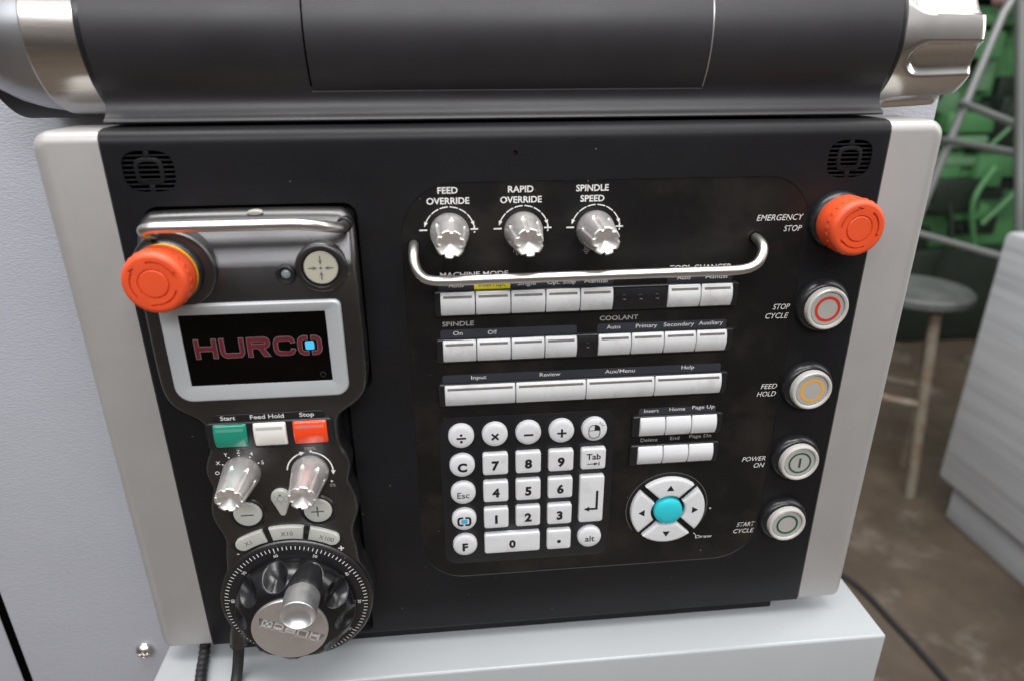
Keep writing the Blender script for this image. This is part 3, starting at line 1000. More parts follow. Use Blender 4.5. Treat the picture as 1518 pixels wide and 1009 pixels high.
for t, i, j in (('7', 1, 1), ('8', 2, 1), ('9', 3, 1), ('4', 1, 2), ('5', 2, 2), ('6', 3, 2), ('1', 1, 3), ('2', 2, 3), ('3', 3, 3)):
    key_text(SK[(i, j)], t, KU[i], KV[j] - 0.2, 6.0, 0.05)
key_text(zer, '0', (KU[1] + KU[2]) / 2, KV[4] - 0.3, 5.6, 0.05)
obj('legend', fill([circ((KU[3], KV[4] - 0.9), 1.25, 20)], tz), M['ink'], SK[(3, 4)], sharp=180)
legend(SK[(4, 1)], 'ink', 'Tab', KU[4], KV[1] + 0.1, 4.2, align='C', bold=0.02, w=tz)
obj('legend', merge([fill([rrect(KU[4] - 3.8, KU[4] + 2.6, KV[1] - 3.3, KV[1] - 2.8, 0.05, 1)], tz), fill([[(KU[4] + 0.4, KV[1] - 4.1), (KU[4] + 3.0, KV[1] - 3.05), (KU[4] + 0.4, KV[1] - 2.0)]], tz + 0.01), fill([rrect(KU[4] + 3.2, KU[4] + 3.8, KV[1] - 4.3, KV[1] - 1.8, 0.05, 1)], tz)]), M['ink'], SK[(4, 1)], sharp=180)
ev = (KV[2] + KV[3]) / 2
obj('legend', merge([fill([[(KU[4] + 2.6, ev + 6.6), (KU[4] + 2.6, ev - 6.1), (KU[4] - 1.4, ev - 6.1), (KU[4] - 1.4, ev - 7.5), (KU[4] + 4.1, ev - 7.5), (KU[4] + 4.1, ev + 6.6)]], tz), fill([[(KU[4] - 4.8, ev - 6.8), (KU[4] - 1.2, ev - 8.6), (KU[4] - 1.2, ev - 5.0)]], tz + 0.01)]), M['ink'], ent, sharp=180)
key_text(RK[(0, 1)], 'C', KU[0], KV[1] - 0.4, 5.8, 0.05)
key_text(RK[(0, 2)], 'Esc', KU[0], KV[2] - 0.6, 4.4, 0.006)
key_text(RK[(0, 4)], 'F', KU[0], KV[4] - 0.4, 5.6, 0.05)
key_text(RK[(4, 4)], 'alt', KU[4], KV[4] - 0.2, 4.6, 0.012)


def bars(c, l, t, kind):
    u, v = c
    b = [fill([rrect(u - l, u + l, v - t, v + t, 0.1, 2)], tz)]
    if kind == 'plus':
        b.append(fill([rrect(u - t, u + t, v - l, v + l, 0.1, 2)], tz + 0.01))
    if kind == 'div':
        b += [fill([circ((u, v + 2.2), 0.85, 16)], tz), fill([circ((u, v - 2.2), 0.85, 16)], tz)]
    if kind == 'times':
        [x.free() for x in b]
        b = []
        for s in (-1, 1):
            d = Vector((0.7071, 0.7071 * s))
            n = Vector((-d.y, d.x))
            cc = Vector(c)
            b.append(fill([[tuple(cc - d * l - n * t), tuple(cc + d * l - n * t), tuple(cc + d * l + n * t), tuple(cc - d * l + n * t)]], tz + (0.01 if s > 0 else 0)))
    return merge(b)


for i, kd in ((0, 'div'), (1, 'times'), (2, 'minus'), (3, 'plus')):
    obj('legend', bars((KU[i], KV[0] - 0.6), 2.8, 0.62, kd), M['ink'], RK[(i, 0)], sharp=180)
mu, mv = KU[4] - 0.3, KV[0] - 0.2
mo = rrect(mu - 3.6, mu + 3.6, mv - 5.0, mv + 4.2, 3.2, 6)
bms = [fill([mo, inset(mo, 0.45)], tz), fill([rrect(mu - 3.5, mu + 3.5, mv + 0.15, mv + 0.5, 0.02, 1)], tz + 0.01),
       fill([[(mu, mv + 0.4), (mu + 3.3, mv + 0.4)] + arcp((mu + 0.3, mv + 1.1), 3.1, 0, 95, 8)], tz + 0.02)]
for a in (20, 42, 64):
    p0 = (mu + 1.6 + 3.0 * cos(radians(a)), mv + 2.4 + 2.6 * sin(radians(a)))
    p1 = (mu + 1.6 + 4.7 * cos(radians(a)), mv + 2.4 + 4.1 * sin(radians(a)))
    bms.append(fill([stroke([p0, p1], 0.35)], tz))
obj('legend', merge(bms), M['ink'], RK[(4, 0)], sharp=180)
eu, evv = KU[0], KV[3] - 0.5
obj('legend', merge([fill([l], tz) for l in emblem_halves((eu, evv), 3.7, 2.7, 1.35, 1.2)]), M['ink'], RK[(0, 3)], sharp=180)
obj('legend', fill([rrect(eu - 1.9, eu + 1.9, evv - 1.5, evv + 1.5, 0.7, 4)], tz + 0.03), M['cyanprint'], RK[(0, 3)], sharp=180)

# ---- arrow pad
DC = (97.8, -118.9)
for q, nm in enumerate(('right', 'up', 'left', 'down')):
    am = 90 * q
    gap = 2.1
    def sector(ro, ri, g):
        a_o = 45 - math.degrees(math.asin(g / ro))
        a_i = 45 - math.degrees(math.asin(g / ri))
        return arcp(DC, ro, am - a_o, am + a_o, 20) + arcp(DC, ri, am + a_i, am - a_i, 10)
    bm = bmesh.new()
    rings = []
    for k, (d, w) in enumerate(((0, PW), (0, PW + 2.4), (0.3, PW + 3.1), (1.0, PW + 3.5), (1.6, PW + 3.55))):
        rings.append([(u, v, w) for u, v in sector(24.3 - d, 11.2 + d, gap + d)])
    loft(bm, rings)
    ak = obj('arrow_key', bm, M['key'], con, label='white curved key with an arrow pointing %s' % nm)
    d = Vector((cos(radians(am)), sin(radians(am))))
    n = Vector((-d.y, d.x))
    c = Vector(DC) + d * 17.4
    obj('legend', fill([[tuple(c + d * 2.3), tuple(c - d * 1.8 + n * 2.5), tuple(c - d * 1.8 - n * 2.5)]], PW + 3.62), M['ink'], ak, sharp=180)
obj('centre_key', lathe([(9.4, PW), (9.35, PW + 3.0), (8.9, PW + 4.2), (7.6, PW + 5.0), (5.0, PW + 5.4), (0.01, PW + 5.6)], DC, 48), M['cyan'], con, label='round cyan key in the middle of the arrow keys')
obj('pad_outline', fill([arcp(DC, 26.9, -40, 215, 60) + arcp(DC, 26.6, 215, -40, 60)], MW + 0.08), M['faint'], con, sharp=180)
obj('indicator_dot', lathe([(0.75, MW + 0.05), (0.6, MW + 0.25), (0.01, MW + 0.3)], (127.2, -121.4), 16), M['grey'], con)
obj('legend', fill([stroke([(117.6, -140.0), (119.6, -142.0)], 0.4)], TW), M['white'], con, sharp=180)

# ---- illuminated push buttons down the right edge
SB = [(177.6, 16.9, 'red', 'red ring'), (177.2, -34.4, 'amber', 'amber ring'), (177.9, -85.0, 'green', 'green power symbol'), (177.0, -131.9, 'green', 'green ring')]
for u, v, m, d in SB:
    b = obj('push_button', lathe([(15.8, 0), (15.8, 1.4), (15.2, 3.4), (14.0, 4.9), (13.0, 5.4), (12.4, 5.4), (12.4, 4.0), (0.01, 4.0)], (u, v), 56), M['gloss'], con, label='round push button with a %s' % d)
    obj('button_ring', lathe([(12.5, 5.0), (12.5, 7.4), (12.1, 8.6), (11.3, 9.0), (10.3, 8.7), (9.95, 7.6), (9.95, 6.5), (0.01, 6.5)], (u, v), 56), M['ring'], b)
    obj('button_disc', lathe([(9.7, 6.4), (9.7, 7.7), (9.4, 8.0), (0.01, 8.05)], (u, v), 56), M['disc'], b)
    r0, r1 = (7.6, 5.9) if m == 'red' else ((7.3, 5.9) if 'power' not in d else (7.4, 6.2))
    bms = [fill([circ((u, v), r0, 48), circ((u, v), r1, 48)[::-1]], 8.12)]
    if 'power' in d:
        bms.append(fill([rrect(u - 0.75, u + 0.75, v - 3.4, v + 3.4, 0.1, 2)], 8.12))
    obj('button_mark', merge(bms), M[m], b, sharp=180)


def estop(c, w0, H, parent, collar_r, yellow, rot=0.0):
    b = obj('emergency_stop_button', lathe([(collar_r, w0), (collar_r, w0 + 2.4), (collar_r - 0.8, w0 + 4.4), (collar_r - 2.2, w0 + 5.4), (12.0, w0 + 5.4), (11.6, w0 + 4.5), (0.01, w0 + 4.5)], c, 56), M['gloss'], parent)
    if yellow:
        obj('yellow_ring', lathe([(14.9, w0 + 5.2), (14.9, w0 + 6.6), (13.0, w0 + 6.6), (0.01, w0 + 6.6)], c, 56), M['yellowring'], b)
    f = w0 + H
    nb = 24

    def mod(t, r, h):
        return r
    prof_ = [(12.6, w0 + 5.0), (14.2, w0 + 6.0), (14.9, w0 + 7.6), (15.0, w0 + H * 0.55), (14.9, w0 + H * 0.62), (14.95, f - 3.6), (14.7, f - 2.0), (14.0, f - 0.7), (13.0, f - 0.05), (12.3, f + 0.05), (7.2, f - 0.1), (7.0, f - 0.75), (6.7, f - 0.8), (6.45, f - 0.1), (6.2, f + 0.08), (0.01, f + 0.1)]
    cap = obj('mushroom_cap', lathe(prof_, c, 72), M['orange'], b, sharp=28)
    bms = []
    for k in range(nb):
        t = 2 * pi * k / nb
        bm = box(-0.9, 0.9, -1.0, 1.0, -0.55, 0.55, 0.3)
        bmesh.ops.rotate(bm, verts=bm.verts[:], cent=(0, 0, 0), matrix=Matrix.Rotation(pi / 2, 3, 'Y'))
        bmesh.ops.rotate(bm, verts=bm.verts[:], cent=(0, 0, 0), matrix=Matrix.Rotation(t, 3, 'Z'))
        bmesh.ops.translate(bm, verts=bm.verts[:], vec=(c[0] + 14.75 * cos(t), c[1] + 14.75 * sin(t), f - 5.4))
        bms.append(bm)
    obj('grip_ribs', merge(bms), M['orange'], cap)
    cutb_ = []
    for k in range(3):
        a0 = rot + 120 * k
        st_ = arcp(c, 10.2, a0, a0 - 72, 14)
        cutb_.append(slab(stroke(st_, 0.9), f - 1.0, f + 1.5))
        e = Vector(st_[-1])
        dr = (Vector(st_[-1]) - Vector(st_[-2])).normalized()
        n = Vector((-dr.y, dr.x))
        tri = [tuple(e + dr * 3.0), tuple(e + n * 1.7), tuple(e - n * 0.4)]
        cutb_.append(slab(tri, f - 0.95, f + 1.5))
    for cbm in cutb_:
        bmesh.ops.recalc_face_normals(cbm, faces=cbm.faces[:])
    cut(cap, cutb_)
    return b


estop((177.4, 66.6), 0.0, 23.5, con, 15.9, False, 175)

# ================================================================== HINGE BARREL ABOVE THE CONSOLE
hb = thing('screen_hinge', 'thick black hinge barrel with steel end rings above the console', 'hinge', (0, 120, -50))
AV, AW, AR = 160.0, -50.0, 42.0
prof = []
for a in range(200, -38, -6):                     # over the back, the top and round the front
    prof.append((AW + AR * cos(radians(a)), AV + AR * sin(radians(a))))
prof += [(-16.4, 133.0), (-16.0, 129.0), (-14.6, 125.4), (-12.4, 123.2), (-10.8, 122.4), (-10.2, 121.4), (-10.6, 120.7), (-12, 120.5), (-60, 120.5), (-84, 126)]
shell = obj('barrel_shell', sweep_profile(prof, -200, 200), M['black_barrel'], hb, sharp=40)
# lid let into the front of the barrel
lid_prof = [(AW + (AR + 0.7) * cos(radians(a)), AV + (AR + 0.7) * sin(radians(a))) for a in range(120, -34, -5)]
lid_prof += [(AW + (AR + 0.7) * cos(radians(-35.5)), AV + (AR + 0.7) * sin(radians(-35.5)))]
lid_in = [(AW + (AR - 1) * cos(radians(a)), AV + (AR - 1) * sin(radians(a))) for a in range(-35, 121, 5)]
gap_prof = [(AW + (AR + 0.12) * cos(radians(a)), AV + (AR + 0.12) * sin(radians(a))) for a in range(122, -38, -5)] + [(AW + (AR - 1) * cos(radians(a)), AV + (AR - 1) * sin(radians(a))) for a in range(-37, 122, 5)]
obj('lid_gap', sweep_profile(gap_prof, -100.6, 100.6), M['hole'], hb, sharp=40)
bm = sweep_profile(lid_prof + lid_in, -99.6, 99.6)
obj('lid', bm, M['black_barrel'], hb, sharp=40)
obj('lid_edge_glint', sweep_profile([(AW + (AR + 0.85) * cos(radians(a)), AV + (AR + 0.85) * sin(radians(a))) for a in range(90, -36, -5)] + [(AW + (AR - 0.5) * cos(radians(a)), AV + (AR - 0.5) * sin(radians(a))) for a in range(-35, 91, 5)], 99.7, 100.3), M['edge'], hb, sharp=40)  # bright strip painting the highlight on the lid's right edge
obj('lid_edge_glint', sweep_profile([(AW + (AR + q) * cos(radians(a)), AV + (AR + q) * sin(radians(a))) for q, a in ((0.0, -36.4), (0.75, -36.4), (0.75, -37.3), (0.0, -37.3))], -100.3, 100.3), M['lidglint'], hb, sharp=40)  # grey strip painting the light caught along the lid's lower edge
# left: dark gap ring, brushed ring, end cap
obj('end_ring', lathe([(30, -229.5), (36.4, -229.5), (37.0, -228.6), (37.3, -206), (37.3, -202.5), (30, -202.5)], (AV, AW), 96, axis='u'), M['brushed'], hb, sharp=30)
obj('ring_gap', lathe([(20, -203.5), (40.5, -203.5), (41.2, -202.6), (41.2, -199.5), (20, -199.5)], (AV, AW), 80, axis='u'), M['gloss'], hb)
obj('end_cap', lathe([(0.01, -272), (8, -271.4), (16, -269), (22, -265), (27, -259), (31, -251), (33.8, -242), (35.2, -234), (35.6, -229.8), (20, -229.8)], (AV, AW), 96, axis='u'), M['darkcap'], hb, sharp=30)
obj('hinge_arm', lathe([(10, -266), (36.5, -266), (38, -264.5), (38, -206), (10, -206)], (157.5, -73), 80, axis='u'), M['rubber'], hb, sharp=30)
# right: fluted steel knob
obj('ring_gap', lathe([(20, 199.5), (41.2, 199.5), (41.2, 202.4), (40.6, 203.6), (20, 203.6)], (AV, AW), 80, axis='u'), M['gloss'], hb)
kp = [(20, 203.6), (35.4, 203.6), (36.0, 204.4), (36.0, 206)] + [(36.0 - 2.0 * (k / 20) ** 1.5, 206 + 46 * k / 20) for k in range(1, 21)] + [(33.0, 253.6), (31.5, 254.6), (20, 255.2)]


def kmod(t, r, h):
    if r < 25:
        return r
    n = 7
    x = ((t / (2 * pi)) * n + 0.458) % 1.0 - 0.5
    half = 0.27
    if abs(x) >= half:
        return r
    hs = 213 + 7 * (abs(x) / half) ** 2
    s = min(max((h - hs + 2.5) / 5, 0), 1)
    return r - 3.8 * (1 - (abs(x) / half) ** 2.6) ** 0.55 * s * s * (3 - 2 * s)


obj('fluted_knob', lathe(kp, (AV - 3, AW), 216, kmod, axis='u'), M['polished'], hb, sharp=50)

# ================================================================== HAND PENDANT IN ITS DOCK
pd = thing('handwheel_pendant', 'black handheld jog pendant with display, handwheel and orange stop button docked on the console', 'pendant', (-136, -200, 0))
PC = -135.6
halfw = [(80.5, 44), (79, 49), (74, 52.6), (66, 53.4), (0, 54), (-12, 53.4), (-19, 51), (-24, 46.5), (-27.5, 41), (-30.5, 36.8), (-35, 35.0), (-45, 34.8), (-50, 35.6), (-56, 38.6), (-63, 40.2), (-69, 38.8), (-73.5, 37.6), (-78, 39.0), (-86, 41.4), (-94, 41.6), (-100, 39.6), (-106, 37.4), (-113, 36.9), (-119, 38.4)]
right_side = [(PC + h, v) for v, h in halfw]
left_side = [(PC - h, v) for v, h in halfw]
wheel_c = (-136.0, -155.0)
arc_pts = arcp(wheel_c, 45.5, 57 - 0, -237, 40)
a_r = math.degrees(math.atan2(-119 + 155, PC + 38.4 - wheel_c[0]))
arc_pts = [(wheel_c[0] + 45.6 * cos(radians(a)), wheel_c[1] + 45.6 * sin(radians(a))) for a in [a_r - 12 - (2 * a_r + 0 - 24 + 180 + (180 - 2 * a_r)) * 0 - k * ((a_r - 12) * 1 + 180 + (a_r - 12)) / 40 for k in range(41)]]
outline = right_side[::1] + arc_pts + left_side[::-1]      # clockwise
outline = outline[::-1]                                    # counter-clockwise
# smooth the outline
for _ in range(2):
    n = len(outline)
    new = []
    for i in range(n):
        p, q = Vector(outline[i]), Vector(outline[(i + 1) % n])
        new += [tuple(p * 0.75 + q * 0.25), tuple(p * 0.25 + q * 0.75)]
    outline = new


def head_w(v):
    """front of the body: level below, rolling back towards the top edge"""
    if v < 46:
        return 18.0
    x = v - 46.0
    k = 7.0
    d = 0.5 * x * x / k if x < k else x - 0.5 * k        # eases in, then a straight slope
    return 18.0 - 0.44 * d


rings = [[(u, v, -6.5) for u, v in inset(outline, 3)], [(u, v, 2) for u, v in inset(outline, 0.4)]]
b = 4.5
for k in range(6):
    a = pi / 2 * k / 5
    rings.append([(u, v, head_w(v) - b + b * sin(a)) for u, v in inset(outline, b * (1 - cos(a)) * 0.9)])
bm = bmesh.new()
vsr = loft(bm, rings, cap1=False)
# front face as strips following the roll
front = vsr[-1]
inner = inset(outline, b * 0.9)
tri = tessellate_polygon([[Vector((p[0], p[1], 0)) for p in inner]])
fs = []
for t in tri:
    try:
        fs.append(bm.faces.new([front[i] for i in t]))
    except ValueError:
        pass
es = list({e for f in fs for e in f.edges if not e.is_boundary})
for vv in (78, 75, 72, 69, 66, 63, 60, 57, 54, 52, 50, 48.5, 47, 46.1):
    g = [x for x in bm.verts[:] + bm.edges[:] + bm.faces[:]]
    fset = [f for f in bm.faces if all(v.co.z > head_w(v.co.y) - 0.4 for v in f.verts)]
    geo = list({e for f in fset for e in f.edges}) + fset + list({v for f in fset for v in f.verts})
    bmesh.ops.bisect_plane(bm, geom=geo, plane_co=(0, vv, 0), plane_no=(0, 1, 0))
ins2 = inset(outline, b * 0.9 + 0.2)
for v in bm.verts:
    if v.co.y > 44 and v.co.z > head_w(v.co.y) - 1.2 + 0.0:
        pass
# new vertices of the front face lie on straight chords: lift them on to the rolled front
def inside(pt, poly):
    x, y = pt
    r = False
    n = len(poly)
    for i in range(n):
        x1, y1 = poly[i]
        x2, y2 = poly[(i + 1) % n]
        if (y1 > y) != (y2 > y) and x < (x2 - x1) * (y - y1) / (y2 - y1) + x1:
            r = not r
    return r


for v in bm.verts:
    if v.co.z > 1.5 and v.co.y > 45.9 and inside((v.co.x, v.co.y), ins2):
        v.co.z = head_w(v.co.y)
body = obj('body', bm, M['pend'], pd, loc=(PC, 0, 0), sharp=40)

# bosses, stop button, display
ES = (-171.3, 54.2)
obj('boss', lathe([(19.6, 3), (19.6, 18.0), (18.9, 18.9), (17.5, 19.2), (0.01, 19.2)], (-169.6, 54.2), 56), M['pend'], pd)
estop(ES, 18.6, 21.5, pd, 16.0, True, 100)
TB = (-99.4, 53.3)
obj('boss', lathe([(12.6, 3), (12.6, 18.4), (12.0, 19.1), (11.0, 19.4), (10.0, 19.4), (9.2, 18.0), (9.0, 17.4), (0.01, 17.4)], TB, 48), M['pend'], pd)
tgt = obj('target_button', lathe([(8.4, 16.5), (8.4, 18.4), (8.0, 18.8), (0.01, 18.85)], TB, 44), M['ivory'], pd, label='round ivory button with four arrows pointing inwards')
bms = [fill([circ(TB, 0.7, 14)], 18.92)]
for a in (0, 90, 180, 270):
    d = Vector((cos(radians(a)), sin(radians(a))))
    n = Vector((-d.y, d.x))
    c = Vector(TB)
    bms.append(fill([[tuple(c + d * 6.3 - n * 0.28), tuple(c + d * 6.3 + n * 0.28), tuple(c + d * 3.4 + n * 0.28), tuple(c + d * 4.6 + n * 1.15), tuple(c + d * 1.6), tuple(c + d * 4.6 - n * 1.15), tuple(c + d * 3.4 - n * 0.28)]], 18.92))
obj('legend', merge(bms), M['keyink'], tgt, sharp=180)
LD = (-117.0, 50.4)
led = obj('indicator_lamp', lathe([(5.0, 16), (5.0, 17.6), (4.7, 18.6), (4.0, 19.1), (3.2, 18.9), (2.7, 17.9), (2.6, 17.2), (0.01, 17.2)], LD, 36), M['gloss'], pd)
obj('lens', lathe([(2.4, 16.9), (2.3, 17.6), (1.6, 18.1), (0.01, 18.3)], LD, 24), M['led'], led)

bz_o = rrect(-180.9, -91.6, -17.0, 36.8, (7, 3.5, 3.5, 9), 6)
bz_i = rrect(-172.3, -99.8, -8.2, 31.0, 0.15, 6)
bm = bmesh.new()
rings = [[(u, v, 16) for u, v in bz_o], [(u, v, 18.6) for u, v in bz_o], [(u, v, 19.6) for u, v in inset(bz_o, 0.3)], [(u, v, 20.2) for u, v in inset(bz_o, 1.0)], [(u, v, 20.3) for u, v in inset(bz_o, 1.8)], [(u, v, 18.9) for u, v in bz_i], [(u, v, 17.9) for u, v in bz_i]]
loft(bm, rings, cap1=False)
dsp = obj('display_bezel', bm, M['bezel'], pd, sharp=28)
gls = obj('display_glass', prism(rrect(-173, -99.2, -8.9, 31.7, 0.2, 2), 17.2, 18.3), M['glass'], dsp)
# wide lettering on the display
LU, LV, LH = -167.2, 7.0, 10.6
WS = 62.6 / (5.42 + 1.22)
bms_f, bms_e = [], []
for i, (x0, loops) in enumerate(wide_letters(0.225)):
    for k, l in enumerate(loops):
        pts = [(LU + (x0 + p[0]) * WS, LV + p[1] * LH) for p in l]
        bms_f.append(fill([pts], 18.46 + 0.012 * k))
        ar = sum(pts[j - 1][0] * pts[j][1] - pts[j][0] * pts[j - 1][1] for j in range(len(pts)))
        q = pts if ar > 0 else pts[::-1]
        bms_e.append(fill([inset(q, -0.22)], 18.38 + 0.012 * k))
ec = (LU + 57.6, LV + 5.2)
for l in emblem_halves(ec, 5.0, 4.3, 2.0, 1.9):
    ar = sum(l[j - 1][0] * l[j][1] - l[j][0] * l[j - 1][1] for j in range(len(l)))
    q = l if ar > 0 else l[::-1]
    bms_f.append(fill([q], 18.46))
    bms_e.append(fill([inset(q, -0.22)], 18.38))
obj('lettering', merge(bms_f), M['crimson'], dsp, sharp=180)
obj('lettering_edge', merge(bms_e), M['edge'], dsp, sharp=180)
obj('lettering_square', fill([rrect(ec[0] - 2.3, ec[0] + 2.3, ec[1] - 2.4, ec[1] + 2.4, 0.9, 4)], 18.5), M['cyanlit'], dsp, sharp=180)
obj('lettering', fill([circ((-104.6, -4.6), 1.5, 20), circ((-104.6, -4.6), 1.2, 20)[::-1]], 18.4), M['slate'], dsp, sharp=180)

# rod over the top of the pendant
hp = [(-175.4, 69.0, 9), (-175.6, 71.2, 17), (-176.6, 74.0, 24), (-175.6, 76.6, 28.5), (-171.8, 78.0, 30.5), (-167, 78.4, 31), (-160, 78.4, 31), (-145, 78.4, 31), (-122, 78.4, 31), (-112, 78.4, 31), (-106, 78.3, 31), (-100.6, 77.6, 30), (-95.6, 76.4, 27.5), (-91.6, 74.9, 23.5), (-88.6, 73.4, 18.5), (-87.4, 72.6, 13), (-87.2, 72.2, 7)]
obj('guard_rod', tube(catmull(hp, 6), 2.7, 20), M['steel'], pd)
obj('rod_socket', lathe([(3.9, 2), (3.9, head_w(72.6) + 1.6), (3.4, head_w(72.6) + 2.0), (3.1, head_w(72.6) + 1), (0.01, head_w(72.6) + 1)], (-87.3, 72.6), 28), M['gloss'], pd)
obj('top_plug', prism([(-131 + 3.9 * cos(2 * pi * i / 28), 78.9 + 1.3 * sin(2 * pi * i / 28)) for i in range(28)], 2, head_w(78.9) + 0.9, 0.4, 3), M['disc'], pd)

# label plate and three coloured keys
obj('key_frame', prism(rrect(-169.4, -102.6, -46.8, -30.0, 2.2, 5), 17.0, 20.2, 1.0, 4), M['gloss'], pd)
obj('label_plate', prism(rrect(-165.2, -106.6, -30.2, -26.0, (0.3, 2, 2, 0.3), 5), 17.5, 18.5, 0.3, 3), M['gloss'], pd)
for t, u0, u1 in (('Start', -161.3, -153.4), ('Feed Hold', -145.7, -128.0), ('Stop', -119.8, -112.0)):
    legend(pd, 'white', t, u0, -29.2, 2.6, width=u1 - u0, bold=0.012, w=18.58)
for a, b_, mk, ms, nm in ((-165.4, -147.9, 'keygreen', 'wingreen', 'green key under the word Start'), (-144.5, -127.2, 'keywhite', 'wingrey', 'white key under the words Feed Hold'), (-123.6, -105.6, 'keyred', 'winred', 'red key under the word Stop')):
    bm, H = curved_pad(a, b_, -45.0, -30.7, 18.6, 2.2, 1.5, bev=1.2)
    k = obj('command_key', bm, M[mk], pd, label=nm)
    obj('key_window', slot_mesh(a + 1.6, b_ - 1.6, -34.6, -33.0, H), M[ms], k)

# two selector knobs with printed scales
LK, RKN = (-155.3, -62.8), (-118.2, -64.4)
knob_mesh('selector_knob', LK, 18, 26, 7, 0.42, 'nickel', pd)
knob_mesh('selector_knob', RKN, 18, 26, 7, 0.40, 'nickel', pd)
for t, u, v in (('O', -168.4, -62.6), ('X', -167.0, -56.2), ('Y', -162.2, -51.2), ('Z', -155.2, -49.6), ('4', -148.5, -51.3), ('5', -143.3, -57.2)):
    legend(pd, 'white', t, u, v - 0.6, 2.3, align='C', bold=0.01, w=18.1)
obj('scale_dots', merge([fill([circ(p, 0.45, 12)], 18.1) for p in ((-164.7, -56.9), (-160.7, -52.6), (-155.2, -51.5), (-149.6, -52.9), (-145.5, -57.0))]), M['white'], pd, sharp=180)
bms = [fill([stroke(arcp(RKN, 12.6, 172, 108, 12), 0.8)], 18.1), fill([stroke(arcp(RKN, 12.6, 80, -2, 14), 0.8)], 18.1)]
for a, dsg in ((103, -1), (-7, -1)):
    p = Vector((RKN[0] + 12.6 * cos(radians(a)), RKN[1] + 12.6 * sin(radians(a))))
    td = Vector((-sin(radians(a)), cos(radians(a)))) * dsg
    nd = Vector((-td.y, td.x))
    bms.append(fill([[tuple(p + td * 1.3), tuple(p - td * 1.6 + nd * 1.3), tuple(p - td * 1.6 - nd * 1.3)]], 18.11))
bms += [fill([circ((-116.6, -51.4), 0.75, 14)], 18.1), fill([circ((-107.0, -71.6), 0.7, 14)], 18.1)]
obj('scale_arrows', merge(bms), M['white'], pd, sharp=180)
legend(pd, 'grey', '100%', -116.6, -50.3, 2.1, align='C', bold=0.01, w=18.1)
legend(pd, 'grey', '0%', -106.8, -75.2, 2.1, align='C', bold=0.01, w=18.1)


def oval_button(c, r, sym):
    rim = obj('button_rim', lathe([(r + 2.4, 17), (r + 2.4, 18.2), (r + 1.6, 19.2), (r + 0.8, 19.0), (r + 0.3, 18.2), (0.01, 18.2)], c, 44), M['gloss'], pd)
    b = obj('jog_button', lathe([(r, 17.9), (r, 18.8), (r - 0.5, 19.5), (r - 1.5, 19.8), (0.01, 19.95)], c, 44), M['pale'], pd, label='round pale button marked with a %s' % sym)
    bms = [fill([rrect(c[0] - 3.6, c[0] + 3.6, c[1] - 0.42, c[1] + 0.42, 0.05, 1)], 20.02)]
    if sym == 'plus':
        bms.append(fill([rrect(c[0] - 0.42, c[0] + 0.42, c[1] - 3.4, c[1] + 3.4, 0.05, 1)], 20.03))
    obj('legend', merge(bms), M['keyink'], b, sharp=180)


oval_button((-156.0, -90.0), 8.0, 'minus')
oval_button((-116.8, -90.4), 8.0, 'plus')
lc = (-136.2, -79.8)
tear = arcp(lc, 5.6, -20, 200, 20) + arcp((lc[0], -90.2), 1.9, 200, 340, 8)
lb = obj('lamp_button', prism(tear, 17.6, 20.2, 1.2, 4), M['pale'], pd, label='teardrop button marked with a bulb')
bms = [fill([circ((lc[0], lc[1] - 0.4), 2.0, 24), circ((lc[0], lc[1] - 0.4), 1.75, 24)[::-1]], 20.3)]
bms.append(fill([rrect(lc[0] - 0.7, lc[0] + 0.7, lc[1] + 1.8, lc[1] + 2.5, 0.05, 1)], 20.3))
for a in range(-150, 181, 60):
    a = a + 30 if False else a
    bms.append(fill([stroke([(lc[0] + 2.7 * cos(radians(a)), lc[1] - 0.4 + 2.7 * sin(radians(a))), (lc[0] + 3.7 * cos(radians(a)), lc[1] - 0.4 + 3.7 * sin(radians(a)))], 0.25)], 20.3))
obj('legend', merge(bms), M['keyink'], lb, sharp=180)

# three multiplier keys curving round the handwheel
obj('key_rail', prism(arcp(wheel_c, 54.6, 54, 128, 30) + arcp(wheel_c, 46.0, 128, 54, 30), 17.2, 18.7, 0.4, 2), M['gloss'], pd)
for t, a0, a1, r0, rt_ in (('X1', 104.3, 119.8, 46.8, 22), ('X10', 79.4, 100.2, 46.6, 0), ('X100', 60.4, 75.8, 46.8, -22)):
    ro = 55.6
    ri = r0
    if t == 'X10':
        sec = arcp(wheel_c, ro, a0, a1, 14) + arcp(wheel_c, ri, a1, a0, 14)
    else:
        am = (ro + ri) / 2
        hw_ = (ro - ri) / 2
        if t == 'X1':
            ec_ = (wheel_c[0] + am * cos(radians(a1)), wheel_c[1] + am * sin(radians(a1)))
            sec = arcp(wheel_c, ro, a0, a1, 12) + arcp(ec_, hw_, a1, a1 + 180, 10)[1:-1] + arcp(wheel_c, ri, a1, a0, 12)
        else:
            ec_ = (wheel_c[0] + am * cos(radians(a0)), wheel_c[1] + am * sin(radians(a0)))
            sec = arcp(wheel_c, ri, a1, a0, 12) + arcp(ec_, hw_, a0 + 180, a0 + 360, 10)[1:-1] + arcp(wheel_c, ro, a0, a1, 12)
    ar = sum(sec[j - 1][0] * sec[j][1] - sec[j][0] * sec[j - 1][1] for j in range(len(sec)))
    if ar < 0:
        sec = sec[::-1]
    mk_ = obj('multiplier_key', prism(sec, 17.4, 20.4, 1.0, 4), M['pale'], pd, label='curved pale key marked %s' % t)
    am_ = radians((a0 + a1) / 2 + {'X1': 4, 'X10': 0, 'X100': -4}[t])
    cx_, cy_ = wheel_c[0] + 51.0 * cos(am_), wheel_c[1] + 51.0 * sin(am_)
    rr = radians(rt_)
    legend(mk_, 'keyink', t, cx_ + 1.5 * sin(rr), cy_ - 1.5 * cos(rr), 3.0, align='C', w=20.5, rot=rt_)
